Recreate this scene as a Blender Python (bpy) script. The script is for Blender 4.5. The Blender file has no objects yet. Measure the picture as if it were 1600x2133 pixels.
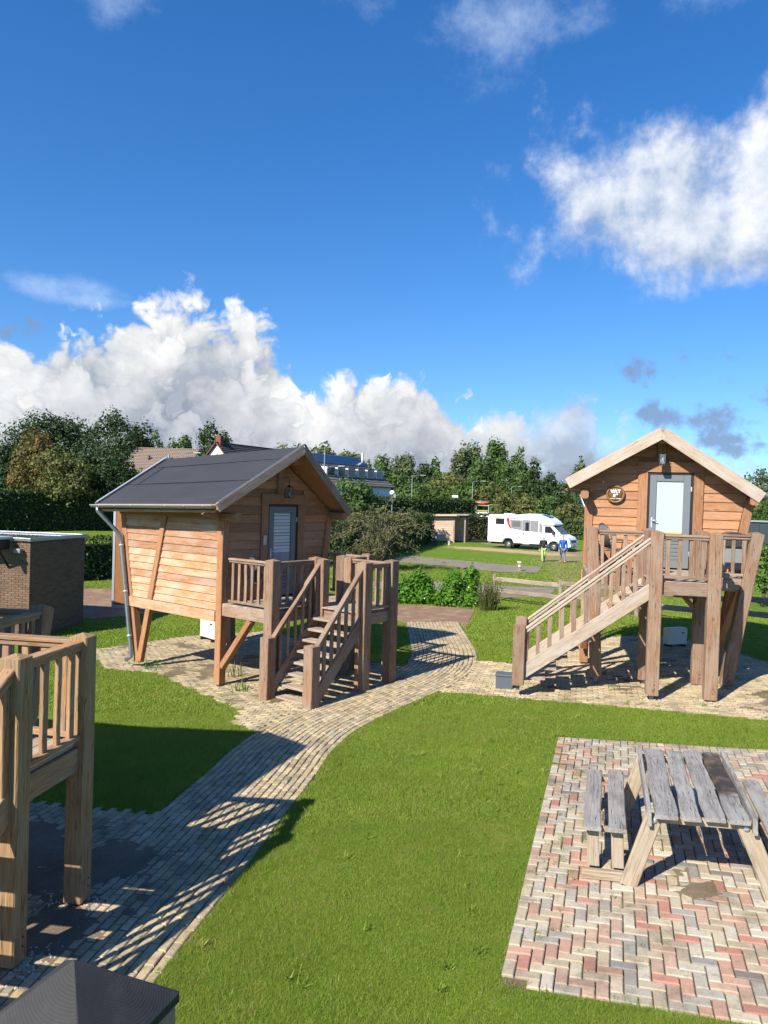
import bpy, bmesh, math, random
import numpy as np
from mathutils import Vector, Matrix
R = math.radians
random.seed(7)
rng = np.random.default_rng(11)
scene = bpy.context.scene
col = scene.collection

# ------------------------------------------------------------------ camera
F, PITCH, ROLL, EYE = 1584.6, -0.0177, 0.0303, 3.86        # focal length in 1600-px units
fw = Vector((0, math.cos(PITCH), math.sin(PITCH)))
up0 = Vector((0, -math.sin(PITCH), math.cos(PITCH)))
rt0 = Vector((1, 0, 0))
rt = rt0 * math.cos(ROLL) + up0 * math.sin(ROLL)
up = -rt0 * math.sin(ROLL) + up0 * math.cos(ROLL)
cam = bpy.data.objects.new('camera', bpy.data.cameras.new('camera'))
col.objects.link(cam)
cam.matrix_world = Matrix(((rt.x, up.x, -fw.x, 0), (rt.y, up.y, -fw.y, 0), (rt.z, up.z, -fw.z, EYE), (0, 0, 0, 1)))
cam.data.sensor_fit = 'HORIZONTAL'; cam.data.sensor_width = 36; cam.data.lens = F / 1600 * 36
cam.data.clip_start = .05; cam.data.clip_end = 4000
scene.camera = cam

# ------------------------------------------------------------------ sky, sun, exposure
SUN_AZ, SUN_EL = R(49), R(39)            # shadows run along (cos, sin) of SUN_AZ
world = bpy.data.worlds.new('World'); scene.world = world; world.use_nodes = True
wn = world.node_tree; wn.nodes.clear()
def build_sky():
    nt = wn
    def N(t, **k):
        n = nt.nodes.new(t)
        for a, b in k.items(): setattr(n, a, b)
        return n
    def put(s, v):
        if isinstance(v, (int, float)): s.default_value = v
        elif isinstance(v, tuple): s.default_value = v
        else: nt.links.new(v, s)
    def M(op, a, b=0.0, c=0.0, clamp=False):
        n = N('ShaderNodeMath', operation=op, use_clamp=clamp)
        put(n.inputs[0], a); put(n.inputs[1], b); put(n.inputs[2], c)
        return n.outputs[0]
    def smooth(x, a, b):
        n = N('ShaderNodeMapRange', interpolation_type='SMOOTHSTEP')
        put(n.inputs[0], x); put(n.inputs[1], a); put(n.inputs[2], b)
        return n.outputs[0]
    def mix(f, a, b):
        n = N('ShaderNodeMix', data_type='RGBA')
        put(n.inputs[0], f); put(n.inputs[6], a); put(n.inputs[7], b)
        return n.outputs[2]
    tc = N('ShaderNodeTexCoord'); sep = N('ShaderNodeSeparateXYZ'); nt.links.new(tc.outputs['Generated'], sep.inputs[0])
    x, y, z = sep.outputs
    az = M('ARCTAN2', x, y); el = M('ARCSINE', z)
    def fbm(ox, oy, scale, detail, rough=.55, sx=1.0, sy=1.0, dist=0.0):
        c = N('ShaderNodeCombineXYZ')
        put(c.inputs[0], M('MULTIPLY_ADD', az, sx, ox)); put(c.inputs[1], M('MULTIPLY_ADD', el, sy, oy)); c.inputs[2].default_value = 3.7
        n = N('ShaderNodeTexNoise', noise_dimensions='2D'); n.inputs['Scale'].default_value = scale; n.inputs['Detail'].default_value = detail
        n.inputs['Roughness'].default_value = rough; n.inputs['Distortion'].default_value = dist
        nt.links.new(c.outputs[0], n.inputs['Vector'])
        return n.outputs['Fac']
    def billow(ox, oy, scale, detail, wx, wy):
        # rounded cauliflower heads: fractal cells, pushed about by noise so that no grid shows
        c = N('ShaderNodeCombineXYZ')
        put(c.inputs[0], M('ADD', M('ADD', az, ox), wx)); put(c.inputs[1], M('ADD', M('ADD', el, oy), wy)); c.inputs[2].default_value = 1.3
        n = N('ShaderNodeTexVoronoi', feature='F1', normalize=True, voronoi_dimensions='2D'); n.inputs['Scale'].default_value = scale; n.inputs['Detail'].default_value = detail; n.inputs['Roughness'].default_value = .52; n.inputs['Lacunarity'].default_value = 2.3
        nt.links.new(c.outputs[0], n.inputs['Vector'])
        return M('SUBTRACT', 1.0, M('POWER', n.outputs['Distance'], 1.5))
    sky = N('ShaderNodeTexSky', sky_type='NISHITA', sun_disc=False)
    sky.sun_elevation = SUN_EL; sky.sun_rotation = math.atan2(-math.cos(SUN_AZ), -math.sin(SUN_AZ))
    sky.air_density = 1.0; sky.dust_density = .2; sky.ozone_density = 3.0
    # clear washed air: the blue stays deep down to the clouds
    cv = N('ShaderNodeCombineXYZ'); put(cv.inputs[0], x); put(cv.inputs[1], y); put(cv.inputs[2], M('ADD', M('MULTIPLY', z, .95), .075))
    nv = N('ShaderNodeVectorMath', operation='NORMALIZE'); nt.links.new(cv.outputs[0], nv.inputs[0]); nt.links.new(nv.outputs[0], sky.inputs[0])
    hs = N('ShaderNodeHueSaturation'); hs.inputs['Hue'].default_value = .507; hs.inputs['Saturation'].default_value = 1.33; hs.inputs['Value'].default_value = 1.20
    nt.links.new(sky.outputs[0], hs.inputs['Color'])
    bg = N('ShaderNodeBackground'); nt.links.new(hs.outputs[0], bg.inputs[0]); bg.inputs[1].default_value = .090
    # the long bank of cumulus low in the sky: height of its top by compass angle
    tops = [(-700, 922), (-300, 782), (0, 677), (60, 712), (130, 672), (240, 662), (270, 632), (380, 602), (450, 642), (540, 677), (590, 722), (625, 797), (690, 787), (750, 764), (870, 774), (930, 812),
            (975, 857), (1060, 862), (1130, 837), (1215, 797), (1250, 872), (1310, 907), (1420, 922), (1600, 952), (2300, 942)]
    A0, A1 = -.75, .75
    ramp = N('ShaderNodeValToRGB'); ramp.color_ramp.interpolation = 'EASE'
    pts = []
    for px, py in tops:
        a = math.atan((px - 800) / F); e = (1038 + (px - 800) * .0303 - py) / F * math.cos(a)
        pts.append(((a - A0) / (A1 - A0), e))
    els = ramp.color_ramp.elements
    while len(els) > 1: els.remove(els[-1])
    els[0].position = pts[0][0]; els[0].color = (pts[0][1] * 2,) * 3 + (1,)
    for p, e in pts[1:]:
        k = els.new(min(1, max(0, p))); k.color = (e * 2,) * 3 + (1,)
    put(ramp.inputs[0], M('DIVIDE', M('SUBTRACT', az, A0), A1 - A0))
    top = M('MULTIPLY', ramp.outputs[0], .5)
    wx = M('MULTIPLY', M('SUBTRACT', fbm(3.3, 6.1, 13, 3, .6), .5), .07); wy = M('MULTIPLY', M('SUBTRACT', fbm(8.3, 2.1, 13, 3, .6), .5), .055)
    n2 = fbm(4.2, 1.3, 40, 5, .65); n3 = fbm(1.2, 4.3, 8.5, 3, .55)
    right = smooth(az, .0, .2)
    # three banks of heads one before the other; each is white along its sunlit edge and greys towards its foot
    layers = []
    for k, (f_, off_, sc_, amp, lo, hi, grey) in enumerate(((1.0, -.006, 11, 3.0, (.245, .275, .325, 1), (.62, .615, .60, 1), 0), (.66, .004, 14, 5.6, (.185, .213, .265, 1), (.60, .60, .595, 1), .08), (.40, -.004, 17, 5.2, (.165, .195, .25, 1), (.48, .495, .515, 1), .18))):
        n1 = billow(k * 1.7, k * .9, sc_, 3.0, wx, wy)
        depth = M('SUBTRACT', M('ADD', M('MULTIPLY', top, f_), off_ + (0 if k == 0 else .012)), el)
        if k: depth = M('ADD', depth, M('MULTIPLY', M('SUBTRACT', n3, .5), .10))
        d = M('ADD', M('MULTIPLY', depth, 24.0), M('MULTIPLY', M('SUBTRACT', n1, .84), amp * 1.7))
        d = M('ADD', d, M('MULTIPLY', M('SUBTRACT', n2, .5), .75))
        a_ = smooth(d, -.08, M('ADD', .55, M('MULTIPLY', right, .7)))
        if k == 0: a_ = M('MULTIPLY', a_, M('SUBTRACT', 1.0, M('MULTIPLY', smooth(M('ADD', az, M('MULTIPLY', M('SUBTRACT', n3, .5), .3)), .12, .34), .45)))
        else: a_ = M('MULTIPLY', a_, M('SUBTRACT', .95, M('MULTIPLY', smooth(az, .12, .36), .55)))
        br = M('ADD', M('MULTIPLY', smooth(d, 3.6, .2), .55), M('MULTIPLY', M('SUBTRACT', n1, .84), 3.6))
        br = M('ADD', br, M('MULTIPLY', M('SUBTRACT', n3, .5), 1.5)); br = M('ADD', br, M('MULTIPLY', M('SUBTRACT', n2, .5), .45))
        br = M('SUBTRACT', M('ADD', br, .10 - grey), M('MULTIPLY', right, .42), clamp=True)
        layers.append((mix(br, lo, hi), a_))
    # single clouds higher up: (px, py, rx, ry, weight)
    def blobs(lst, nk, nz, lo, hi):
        best = None
        for px, py, rx, ry, w in lst:
            a = math.atan((px - 800) / F); e = math.atan((1038 + (px - 800) * .0303 - py) / F * math.cos(a))
            da = M('DIVIDE', M('SUBTRACT', az, a), rx / F); de = M('DIVIDE', M('SUBTRACT', el, e), ry / F)
            v = M('MULTIPLY', M('SUBTRACT', 1.0, M('ADD', M('MULTIPLY', da, da), M('MULTIPLY', de, de))), w)
            v = M('MAXIMUM', v, -1.6)
            best = v if best is None else M('MAXIMUM', best, v)
        dd = M('ADD', best, M('MULTIPLY', M('SUBTRACT', nz, .5), nk))
        return dd, smooth(dd, lo, hi)
    m1 = fbm(7.1, 2.2, 8.5, 7, .6); m1b = fbm(7.1 - .016, 2.2 + .022, 8.5, 5, .6)
    dR, aR = blobs([(1440, 415, 330, 165, 1.45), (1650, 330, 170, 190, 1.5), (1560, 500, 260, 90, 1.3), (1120, 390, 90, 130, .35), (1180, 470, 110, 60, .5),
                    (2300, 380, 420, 220, 1.0), (-2100, 300, 400, 160, 1.0)], 3.9, m1, -.1, 1.35)
    aR = M('MULTIPLY', aR, .95)
    bR = M('ADD', .50, M('MULTIPLY', M('SUBTRACT', m1, m1b), 2.6))
    bR = M('SUBTRACT', bR, M('MULTIPLY', smooth(el, .39, .30), .12), clamp=True)
    c_R = mix(bR, (.22, .285, .40, 1), (.60, .61, .63, 1))
    w1 = fbm(1.1, 9.2, 6.2, 6, .68, 1.0, 1.2)
    dW, aW = blobs([(1000, 70, 150, 110, .8), (1060, 150, 60, 70, .6), (720, -10, 90, 50, .5), (215, 5, 70, 45, .35), (1430, -10, 90, 40, .5), (1180, 50, 60, 50, .35), (100, 600, 130, 30, 1.0), (170, 625, 80, 18, 1.0)], 3.4, w1, -.1, 1.7)
    aW = M('MULTIPLY', aW, .45)
    s1 = fbm(2.6, 5.4, 24, 4, .62)
    dS, aS = blobs([(1312, 772, 48, 36, .9), (1375, 868, 42, 30, .8), (1470, 880, 80, 38, .9), (1500, 915, 60, 20, .9), (1555, 935, 60, 16, .8), (1600, 820, 30, 30, .6), (1450, 765, 50, 26, .3), (30, 690, 40, 30, .9)], 5.0, s1, -.1, 1.3)
    aS = M('MULTIPLY', aS, .8)
    cw = mix(aW, (0, 0, 0, 1), (.85, .9, .98, 1))
    out = bg.outputs[0]
    def over(prev, colr, alpha):
        b = N('ShaderNodeBackground'); put(b.inputs[0], colr); b.inputs[1].default_value = 1.0
        mx = N('ShaderNodeMixShader'); put(mx.inputs[0], alpha); nt.links.new(prev, mx.inputs[1]); nt.links.new(b.outputs[0], mx.inputs[2])
        return mx.outputs[0]
    out = over(out, (.50, .58, .70, 1), aW)
    out = over(out, c_R, aR)
    for c_, a_ in layers: out = over(out, c_, a_)
    out = over(out, (.14, .19, .28, 1), aS)
    o = N('ShaderNodeOutputWorld'); nt.links.new(out, o.inputs[0])
build_sky()
world.cycles.sampling_method = 'MANUAL'; world.cycles.sample_map_resolution = 512
sl = bpy.data.lights.new('sun', 'SUN'); sl.energy = 5.0; sl.angle = R(.55); sl.color = (1, .935, .825)
sun = bpy.data.objects.new('sun', sl); col.objects.link(sun)
sun.rotation_mode = 'QUATERNION'
sun.rotation_quaternion = Vector((math.cos(SUN_AZ) * math.cos(SUN_EL), math.sin(SUN_AZ) * math.cos(SUN_EL), -math.sin(SUN_EL))).to_track_quat('-Z', 'Y')
sun.location = (-30, -35, 40)
scene.view_settings.view_transform = 'Standard'; scene.view_settings.look = 'None'
scene.view_settings.exposure = .83; scene.view_settings.gamma = 1
scene.render.engine = 'CYCLES'
scene.cycles.max_bounces = 5; scene.cycles.diffuse_bounces = 2; scene.cycles.glossy_bounces = 2; scene.cycles.transparent_max_bounces = 8

# ------------------------------------------------------------------ helpers
def sstep(a, b, x):
    t = np.clip((np.asarray(x, float) - a) / (b - a), 0, 1); return t * t * (3 - 2 * t)
def zt(x, y):                                                  # height of the ground
    return (-.02 + .06 * np.clip(x, -4, 7)) * (1 - sstep(18, 32, y))
def ray(px, py):
    return fw + rt * ((px - 800) / F) + up * ((1066.5 - py) / F)
def at(px, py, Y):
    d = ray(px, py); return Vector((0, 0, EYE)) + d * (Y / d.y)
def G(px, py, dz=0):
    d = ray(px, py); z = 0
    for _ in range(40):
        t = (z + dz - EYE) / d.z; z = float(zt(d.x * t, d.y * t))
    return Vector((d.x * t, d.y * t, z))
def tag(o, label=None, cat=None, group=None, kind=None):
    if label: o['label'] = label
    if cat: o['category'] = cat
    if group: o['group'] = group
    if kind: o['kind'] = kind
    return o
def empty(name, loc, rz=0, parent=None):
    o = bpy.data.objects.new(name, None); col.objects.link(o); o.location = loc; o.rotation_euler = (0, 0, rz); o.parent = parent
    o.empty_display_size = .2
    return o
def link(name, me, parent=None, mat=None, mtx=None):
    o = bpy.data.objects.new(name, me); col.objects.link(o); o.parent = parent
    if mat is not None and not me.materials: me.materials.append(mat)
    if mtx is not None: o.matrix_basis = mtx
    return o
def mesh(name, V, Fc, mats=(), mi=None, smooth=False):
    me = bpy.data.meshes.new(name); me.from_pydata([tuple(v) for v in V], [], Fc)
    for m in mats: me.materials.append(m)
    if mi is not None: me.polygons.foreach_set('material_index', mi)
    if smooth: me.polygons.foreach_set('use_smooth', [True] * len(me.polygons))
    me.update(); return me
def bm_mesh(name, bm, smooth=False):
    me = bpy.data.meshes.new(name); bm.to_mesh(me); bm.free()
    if smooth: me.polygons.foreach_set('use_smooth', [True] * len(me.polygons))
    return me
def frame(p, x, upv):
    X = Vector(x).normalized(); Z = Vector(upv); Y = Z.cross(X)
    if Y.length < 1e-6: Y = Vector((0, 1, 0)).cross(X)
    Y.normalize(); Z = X.cross(Y)
    return Matrix(((X.x, Y.x, Z.x, p[0]), (X.y, Y.y, Z.y, p[1]), (X.z, Y.z, Z.z, p[2]), (0, 0, 0, 1)))
_cache = {}
def beam_mesh(L, w, h, ch, cap, wob, mat, segs, seed=0):
    key = (round(L, 3), round(w, 3), round(h, 3), ch, cap, wob, mat.name, segs, seed)
    if key in _cache: return _cache[key]
    a, b = w / 2, h / 2
    sec = [(-a + ch, -b), (a - ch, -b), (a, -b + ch), (a, b - ch), (a - ch, b), (-a + ch, b), (-a, b - ch), (-a, -b + ch)]
    r = random.Random(seed * 31 + int(L * 1000)); V = []; Fc = []
    xs = [0] + [L * (i + .5) / segs for i in range(segs)] + [L] if wob else [0, L]
    for i, x in enumerate(xs):
        oy, oz, s = (r.uniform(-wob, wob), r.uniform(-wob, wob) * .4, 1 + r.uniform(-1, 1) * wob * 5) if wob and 0 < i < len(xs) - 1 else (0, 0, 1)
        V += [(x, y * s + oy, z + oz) for y, z in sec]
    for k in range(len(xs) - 1):
        for i in range(8):
            j = (i + 1) % 8; Fc.append((k * 8 + i, k * 8 + j, (k + 1) * 8 + j, (k + 1) * 8 + i))
    Fc.append(tuple(range(7, -1, -1))); n = (len(xs) - 1) * 8
    if cap:
        V.append((L + cap, 0, 0))
        for i in range(8): Fc.append((n + i, n + (i + 1) % 8, len(V) - 1))
    else: Fc.append(tuple(range(n, n + 8)))
    # flip so that normals point outwards
    me = mesh('beam', V, Fc, [mat]); _cache[key] = me
    return me
def beam(name, p0, p1, w, h, mat, par, upv=(0, 0, 1), ch=.006, cap=0, wob=0, segs=3, seed=0):
    p0 = Vector(p0); p1 = Vector(p1); d = p1 - p0
    if abs(d.normalized().dot(Vector(upv))) > .99: upv = (0, 1, 0)
    return link(name, beam_mesh(d.length, w, h, ch, cap, wob, mat, segs, seed), par, None, frame(p0, d, upv))
def board(name, c0, c1, c2, c3, th, mat, par, nrm, lap=.0):
    """board with outline c0 c1 (lower edge) c2 c3 (upper edge), standing th proud of its back along nrm; the lower edge laps out by lap"""
    c = [Vector(q) for q in (c0, c1, c2, c3)]; n = Vector(nrm).normalized()
    m = frame(c[0], c[1] - c[0], n); mi = m.inverted()
    b = .005
    e = [(c[1] - c[0]).normalized(), (c[3] - c[0]).normalized()]
    V = [mi @ q for q in c] + [mi @ (c[0] + n * (th + lap)), mi @ (c[1] + n * (th + lap)), mi @ (c[2] + n * th), mi @ (c[3] + n * th)]
    Fc = [(3, 2, 1, 0), (4, 5, 6, 7), (0, 1, 5, 4), (1, 2, 6, 5), (2, 3, 7, 6), (3, 0, 4, 7)]
    return link(name, mesh(name, V, Fc, [mat]), par, None, m)
def box_into(bm, c, s, rot=None):
    M_ = Matrix.Translation(c) @ (rot.to_4x4() if rot is not None else Matrix()) @ Matrix.Diagonal((s[0], s[1], s[2], 1))
    return bmesh.ops.create_cube(bm, size=1, matrix=M_)['verts']
def box(name, c, s, mat, par=None, bev=.01, rz=0, seg=2, rot=None, smooth=False):
    bm = bmesh.new(); box_into(bm, (0, 0, 0), s)
    if bev: bmesh.ops.bevel(bm, geom=bm.edges[:], offset=bev, segments=seg, affect='EDGES', profile=.5)
    o = link(name, bm_mesh(name, bm, smooth), par, mat); o.location = c; o.rotation_euler = rot if rot else (0, 0, rz)
    return o
def tube(name, pts, r, mat, par=None, n=10, caps=True, radii=None):
    P = [Vector(p) for p in pts]; V = []; Fc = []
    prev = None
    for i, p in enumerate(P):
        t = (P[min(i + 1, len(P) - 1)] - P[max(i - 1, 0)]).normalized()
        ref = prev if prev is not None else (Vector((0, 0, 1)) if abs(t.z) < .9 else Vector((1, 0, 0)))
        a = t.cross(ref).normalized(); b = a.cross(t).normalized(); prev = b
        rr = radii[i] if radii else r
        V += [p + (a * math.cos(2 * math.pi * k / n) + b * math.sin(2 * math.pi * k / n)) * rr for k in range(n)]
    for i in range(len(P) - 1):
        for k in range(n):
            j = (k + 1) % n; Fc.append((i * n + k, (i + 1) * n + k, (i + 1) * n + j, i * n + j))
    if caps: Fc += [tuple(range(n)), tuple(range(len(V) - 1, len(V) - n - 1, -1))]
    me = mesh(name, V, Fc, [mat]); me.polygons.foreach_set('use_smooth', [len(p.vertices) == 4 for p in me.polygons])
    return link(name, me, par)
def extrude_profile(name, prof, y0, y1, mat, par=None, bev=0, seg=2, smooth=False):
    bm = bmesh.new(); a = [bm.verts.new((x, y0, z)) for x, z in prof]; b = [bm.verts.new((x, y1, z)) for x, z in prof]
    bm.faces.new(a); bm.faces.new(b[::-1]); n = len(prof)
    for i in range(n): bm.faces.new((a[i], b[i], b[(i + 1) % n], a[(i + 1) % n]))
    bmesh.ops.recalc_face_normals(bm, faces=bm.faces[:])
    if bev:
        es = [e for e in bm.edges if any(len(f.verts) == n for f in e.link_faces)]
        bmesh.ops.bevel(bm, geom=es, offset=bev, segments=seg, affect='EDGES', profile=.5)
    return link(name, bm_mesh(name, bm, smooth), par, mat)
def inpoly(x, y, poly):
    x = np.asarray(x, float); y = np.asarray(y, float); r = np.zeros(x.shape, bool); n = len(poly)
    for i in range(n):
        x0, y0 = poly[i]; x1, y1 = poly[(i + 1) % n]
        if y0 == y1: continue
        r ^= ((y0 > y) != (y1 > y)) & (x < (x1 - x0) * (y - y0) / (y1 - y0) + x0)
    return r

# ------------------------------------------------------------------ materials
class NT:
    def __init__(s, name):
        s.m = bpy.data.materials.new(name); s.m.use_nodes = True; s.t = s.m.node_tree; s.b = s.t.nodes['Principled BSDF']
        s.out = s.t.nodes['Material Output']
    def n(s, t, **k):
        q = s.t.nodes.new(t)
        for a, b in k.items(): setattr(q, a, b)
        return q
    def put(s, sock, v):
        if hasattr(v, 'is_output'): s.t.links.new(v, sock)
        else: sock.default_value = v
    def M(s, op, a, b=0.0, clamp=False):
        q = s.n('ShaderNodeMath', operation=op, use_clamp=clamp); s.put(q.inputs[0], a); s.put(q.inputs[1], b); return q.outputs[0]
    def mix(s, f, a, b, bt='MIX'):
        q = s.n('ShaderNodeMix', data_type='RGBA', blend_type=bt); s.put(q.inputs[0], f)
        for i, v in ((6, a), (7, b)): s.put(q.inputs[i], v if hasattr(v, 'is_output') else (*v[:3], 1))
        return q.outputs[2]
    def noise(s, vec, scale, detail=4, rough=.55, dist=0):
        q = s.n('ShaderNodeTexNoise'); s.put(q.inputs['Vector'], vec); q.inputs['Scale'].default_value = scale; q.inputs['Detail'].default_value = detail
        q.inputs['Roughness'].default_value = rough; q.inputs['Distortion'].default_value = dist; return q.outputs['Fac']
    def mapr(s, v, a, b, c=0.0, d=1.0):
        q = s.n('ShaderNodeMapRange', interpolation_type='SMOOTHSTEP'); s.put(q.inputs[0], v)
        for i, k in enumerate((a, b, c, d)): q.inputs[i + 1].default_value = k
        return q.outputs[0]
    def scale(s, vec, sc):
        q = s.n('ShaderNodeVectorMath', operation='MULTIPLY'); s.put(q.inputs[0], vec); q.inputs[1].default_value = sc; return q.outputs[0]
    def add(s, a, b):
        q = s.n('ShaderNodeVectorMath', operation='ADD'); s.put(q.inputs[0], a); s.put(q.inputs[1], b); return q.outputs[0]
    def bump(s, h, st, dist=.01):
        q = s.n('ShaderNodeBump'); s.put(q.inputs['Height'], h); q.inputs['Strength'].default_value = st; q.inputs['Distance'].default_value = dist
        s.t.links.new(q.outputs[0], s.b.inputs['Normal'])
    def fin(s, colr=None, rough=None, spec=None, metal=None):
        if colr is not None: s.put(s.b.inputs['Base Color'], colr if hasattr(colr, 'is_output') else (*colr[:3], 1))
        if rough is not None: s.put(s.b.inputs['Roughness'], rough)
        if spec is not None: s.b.inputs['Specular IOR Level'].default_value = spec
        if metal is not None: s.b.inputs['Metallic'].default_value = metal
        return s.m
    @property
    def obj(s): return s.n('ShaderNodeTexCoord').outputs['Object']
    @property
    def pos(s): return s.n('ShaderNodeNewGeometry').outputs['Position']
    @property
    def rnd(s): return s.n('ShaderNodeObjectInfo').outputs['Random']

def wood(name, light, dark, grey, gamt, knot=.5, rough=.75, ring=.5, spread=.35, crack=0.0, char=None):
    k = NT(name); r = k.rnd
    rv = k.n('ShaderNodeCombineXYZ'); k.put(rv.inputs[0], k.M('MULTIPLY', r, 91.0)); k.put(rv.inputs[1], k.M('MULTIPLY', r, 37.0)); k.put(rv.inputs[2], k.M('MULTIPLY', r, 53.0))
    p = k.add(k.obj, rv.outputs[0])
    g = k.noise(k.scale(p, (1.1, 16, 16)), 2.2, 6, .6, .6)
    # cathedral grain: contour lines of a slow noise field stretched along the board
    f = k.noise(k.scale(p, (.55, 5, 5)), 1.3, 1.5, .45, .35)
    rings = k.M('ABSOLUTE', k.M('SUBTRACT', k.M('FRACT', k.M('MULTIPLY', f, 26.0)), .5))
    rings = k.mapr(rings, .02, .42)
    c = k.mix(k.mapr(g, .3, .72), dark, light)
    c = k.mix(k.M('MULTIPLY', k.M('SUBTRACT', 1.0, rings), ring), c, dark)
    # knots
    v = k.n('ShaderNodeTexVoronoi', feature='F1'); k.put(v.inputs['Vector'], k.scale(p, (1.7, 6.5, 6.5))); v.inputs['Scale'].default_value = 1.0; v.inputs['Randomness'].default_value = 1
    kn = k.mapr(v.outputs['Distance'], .16, .05)
    halo = k.mapr(v.outputs['Distance'], .45, .12)
    c = k.mix(k.M('MULTIPLY', halo, .28 * knot), c, tuple(min(1, q * 1.25) for q in light))
    c = k.mix(k.M('MULTIPLY', kn, knot), c, tuple(q * .42 for q in dark))
    w = k.mapr(k.noise(k.scale(p, (1.2, 3, 3)), 1.6, 5, .6), .36, .66)
    c = k.mix(k.M('MULTIPLY', w, gamt), c, grey)
    c = k.mix(1.0, c, k.mix(r, (1 - spread, 1 - spread, 1 - spread * .9), (1 + spread * .45, 1 + spread * .4, 1 + spread * .35)), 'MULTIPLY')
    h = k.M('ADD', k.M('MULTIPLY', g, .6), k.M('MULTIPLY', rings, .4))
    if crack:
        ck = k.noise(k.scale(p, (.35, 11, 11)), 2.0, 2, .5, .2)
        cl = k.mapr(k.M('ABSOLUTE', k.M('SUBTRACT', ck, .5)), .012, .0)
        c = k.mix(k.M('MULTIPLY', cl, crack), c, tuple(q * .22 for q in dark)); h = k.M('SUBTRACT', h, k.M('MULTIPLY', cl, crack * 1.4))
    if char:                                                      # a burn along part of the board, brown at its heart
        ox = k.n('ShaderNodeSeparateXYZ'); k.put(ox.inputs[0], k.obj); t = k.M('ADD', ox.outputs[0], k.M('MULTIPLY', k.M('SUBTRACT', k.noise(k.obj, 7, 4, .6), .5), .5))
        m1 = k.M('MULTIPLY', k.mapr(t, char[0] - .12, char[0] + .12), k.mapr(t, char[1] + .05, char[1] - .1))
        c = k.mix(k.M('MULTIPLY', m1, .93), c, k.mix(k.mapr(k.noise(k.obj, 5, 4, .6), .42, .68), (.022, .019, .018), (.12, .075, .04)))
    k.bump(h, .35, .006)
    return k.fin(c, rough, .3)
def plain(name, c, rough=.5, metal=0, spec=.5, var=0.0, vs=3.0, bump=0):
    k = NT(name)
    if var:
        n = k.noise(k.obj, vs, 5, .6); cc = k.mix(n, tuple(q * (1 - var) for q in c), tuple(min(1, q * (1 + var)) for q in c))
        if bump: k.bump(n, bump, .01)
        return k.fin(cc, rough, spec, metal)
    return k.fin(c, rough, spec, metal)
def leafmat(name, a, b, c=None, trans=.3, vs=.6, fine=7.0):
    k = NT(name); p = k.obj
    n = k.mapr(k.noise(p, vs, 3, .6), .3, .7); cc = k.mix(n, a, b)
    if c: cc = k.mix(k.mapr(k.noise(p, vs * .8 + .2, 4, .65, .3), .5, .68), cc, c)
    f = k.noise(p, fine, 2, .7); cc = k.mix(k.mapr(f, .3, .7), k.mix(1.0, cc, (.62, .66, .62), 'MULTIPLY'), k.mix(1.0, cc, (1.35, 1.3, 1.2), 'MULTIPLY'))
    k.fin(cc, .6, .25)
    tr = k.n('ShaderNodeBsdfTranslucent'); k.t.links.new(cc, tr.inputs[0]); mx = k.n('ShaderNodeMixShader'); mx.inputs[0].default_value = trans
    k.t.links.new(k.b.outputs[0], mx.inputs[1]); k.t.links.new(tr.outputs[0], mx.inputs[2]); k.t.links.new(mx.outputs[0], k.out.inputs[0])
    return k.m

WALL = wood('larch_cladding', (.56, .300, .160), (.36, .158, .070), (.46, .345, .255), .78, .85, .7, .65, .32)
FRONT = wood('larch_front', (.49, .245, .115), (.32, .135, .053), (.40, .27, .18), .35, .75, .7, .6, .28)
FRAME_ = wood('larch_frame', (.44, .220, .105), (.29, .125, .052), (.33, .215, .14), .35, .5, .7, .5, .18, .5)
POST = wood('weathered_post', (.325, .200, .122), (.20, .108, .062), (.285, .218, .165), .7, .6, .8, .5, .2, .9)
RAIL = wood('weathered_rail', (.345, .220, .138), (.21, .120, .072), (.325, .26, .205), .7, .5, .8, .45, .25, .6)
NEWPOST = wood('young_post', (.43, .285, .145), (.27, .145, .06), (.32, .25, .15), .5, .6, .75, .55, .12, .8)
NEWRAIL = wood('young_rail', (.45, .28, .14), (.28, .15, .065), (.30, .25, .21), .5, .5, .75, .5, .2, .5)
TREAD = wood('tread_wood', (.40, .32, .235), (.25, .18, .12), (.42, .37, .31), .7, .4, .85, .4, .15, .4)
VERGE = wood('verge_board_wood', (.36, .25, .18), (.22, .14, .095), (.34, .29, .25), .6, .6, .8, .5, .12, .5)
PALE = wood('pale_verge_wood', (.50, .405, .315), (.335, .255, .185), (.47, .41, .355), .6, .6, .8, .5, .1, .4)
GREYW = wood('silver_table_wood', (.315, .295, .270), (.165, .152, .138), (.36, .345, .32), .6, .5, .75, .6, .12, .9)
LEGW = wood('table_leg_wood', (.42, .34, .235), (.26, .19, .12), (.38, .34, .27), .6, .4, .85, .4, .12, .6)
FENCEW = wood('split_rail_wood', (.36, .28, .20), (.20, .14, .095), (.34, .30, .26), .6, .5, .9, .5, .2, .8)
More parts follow.
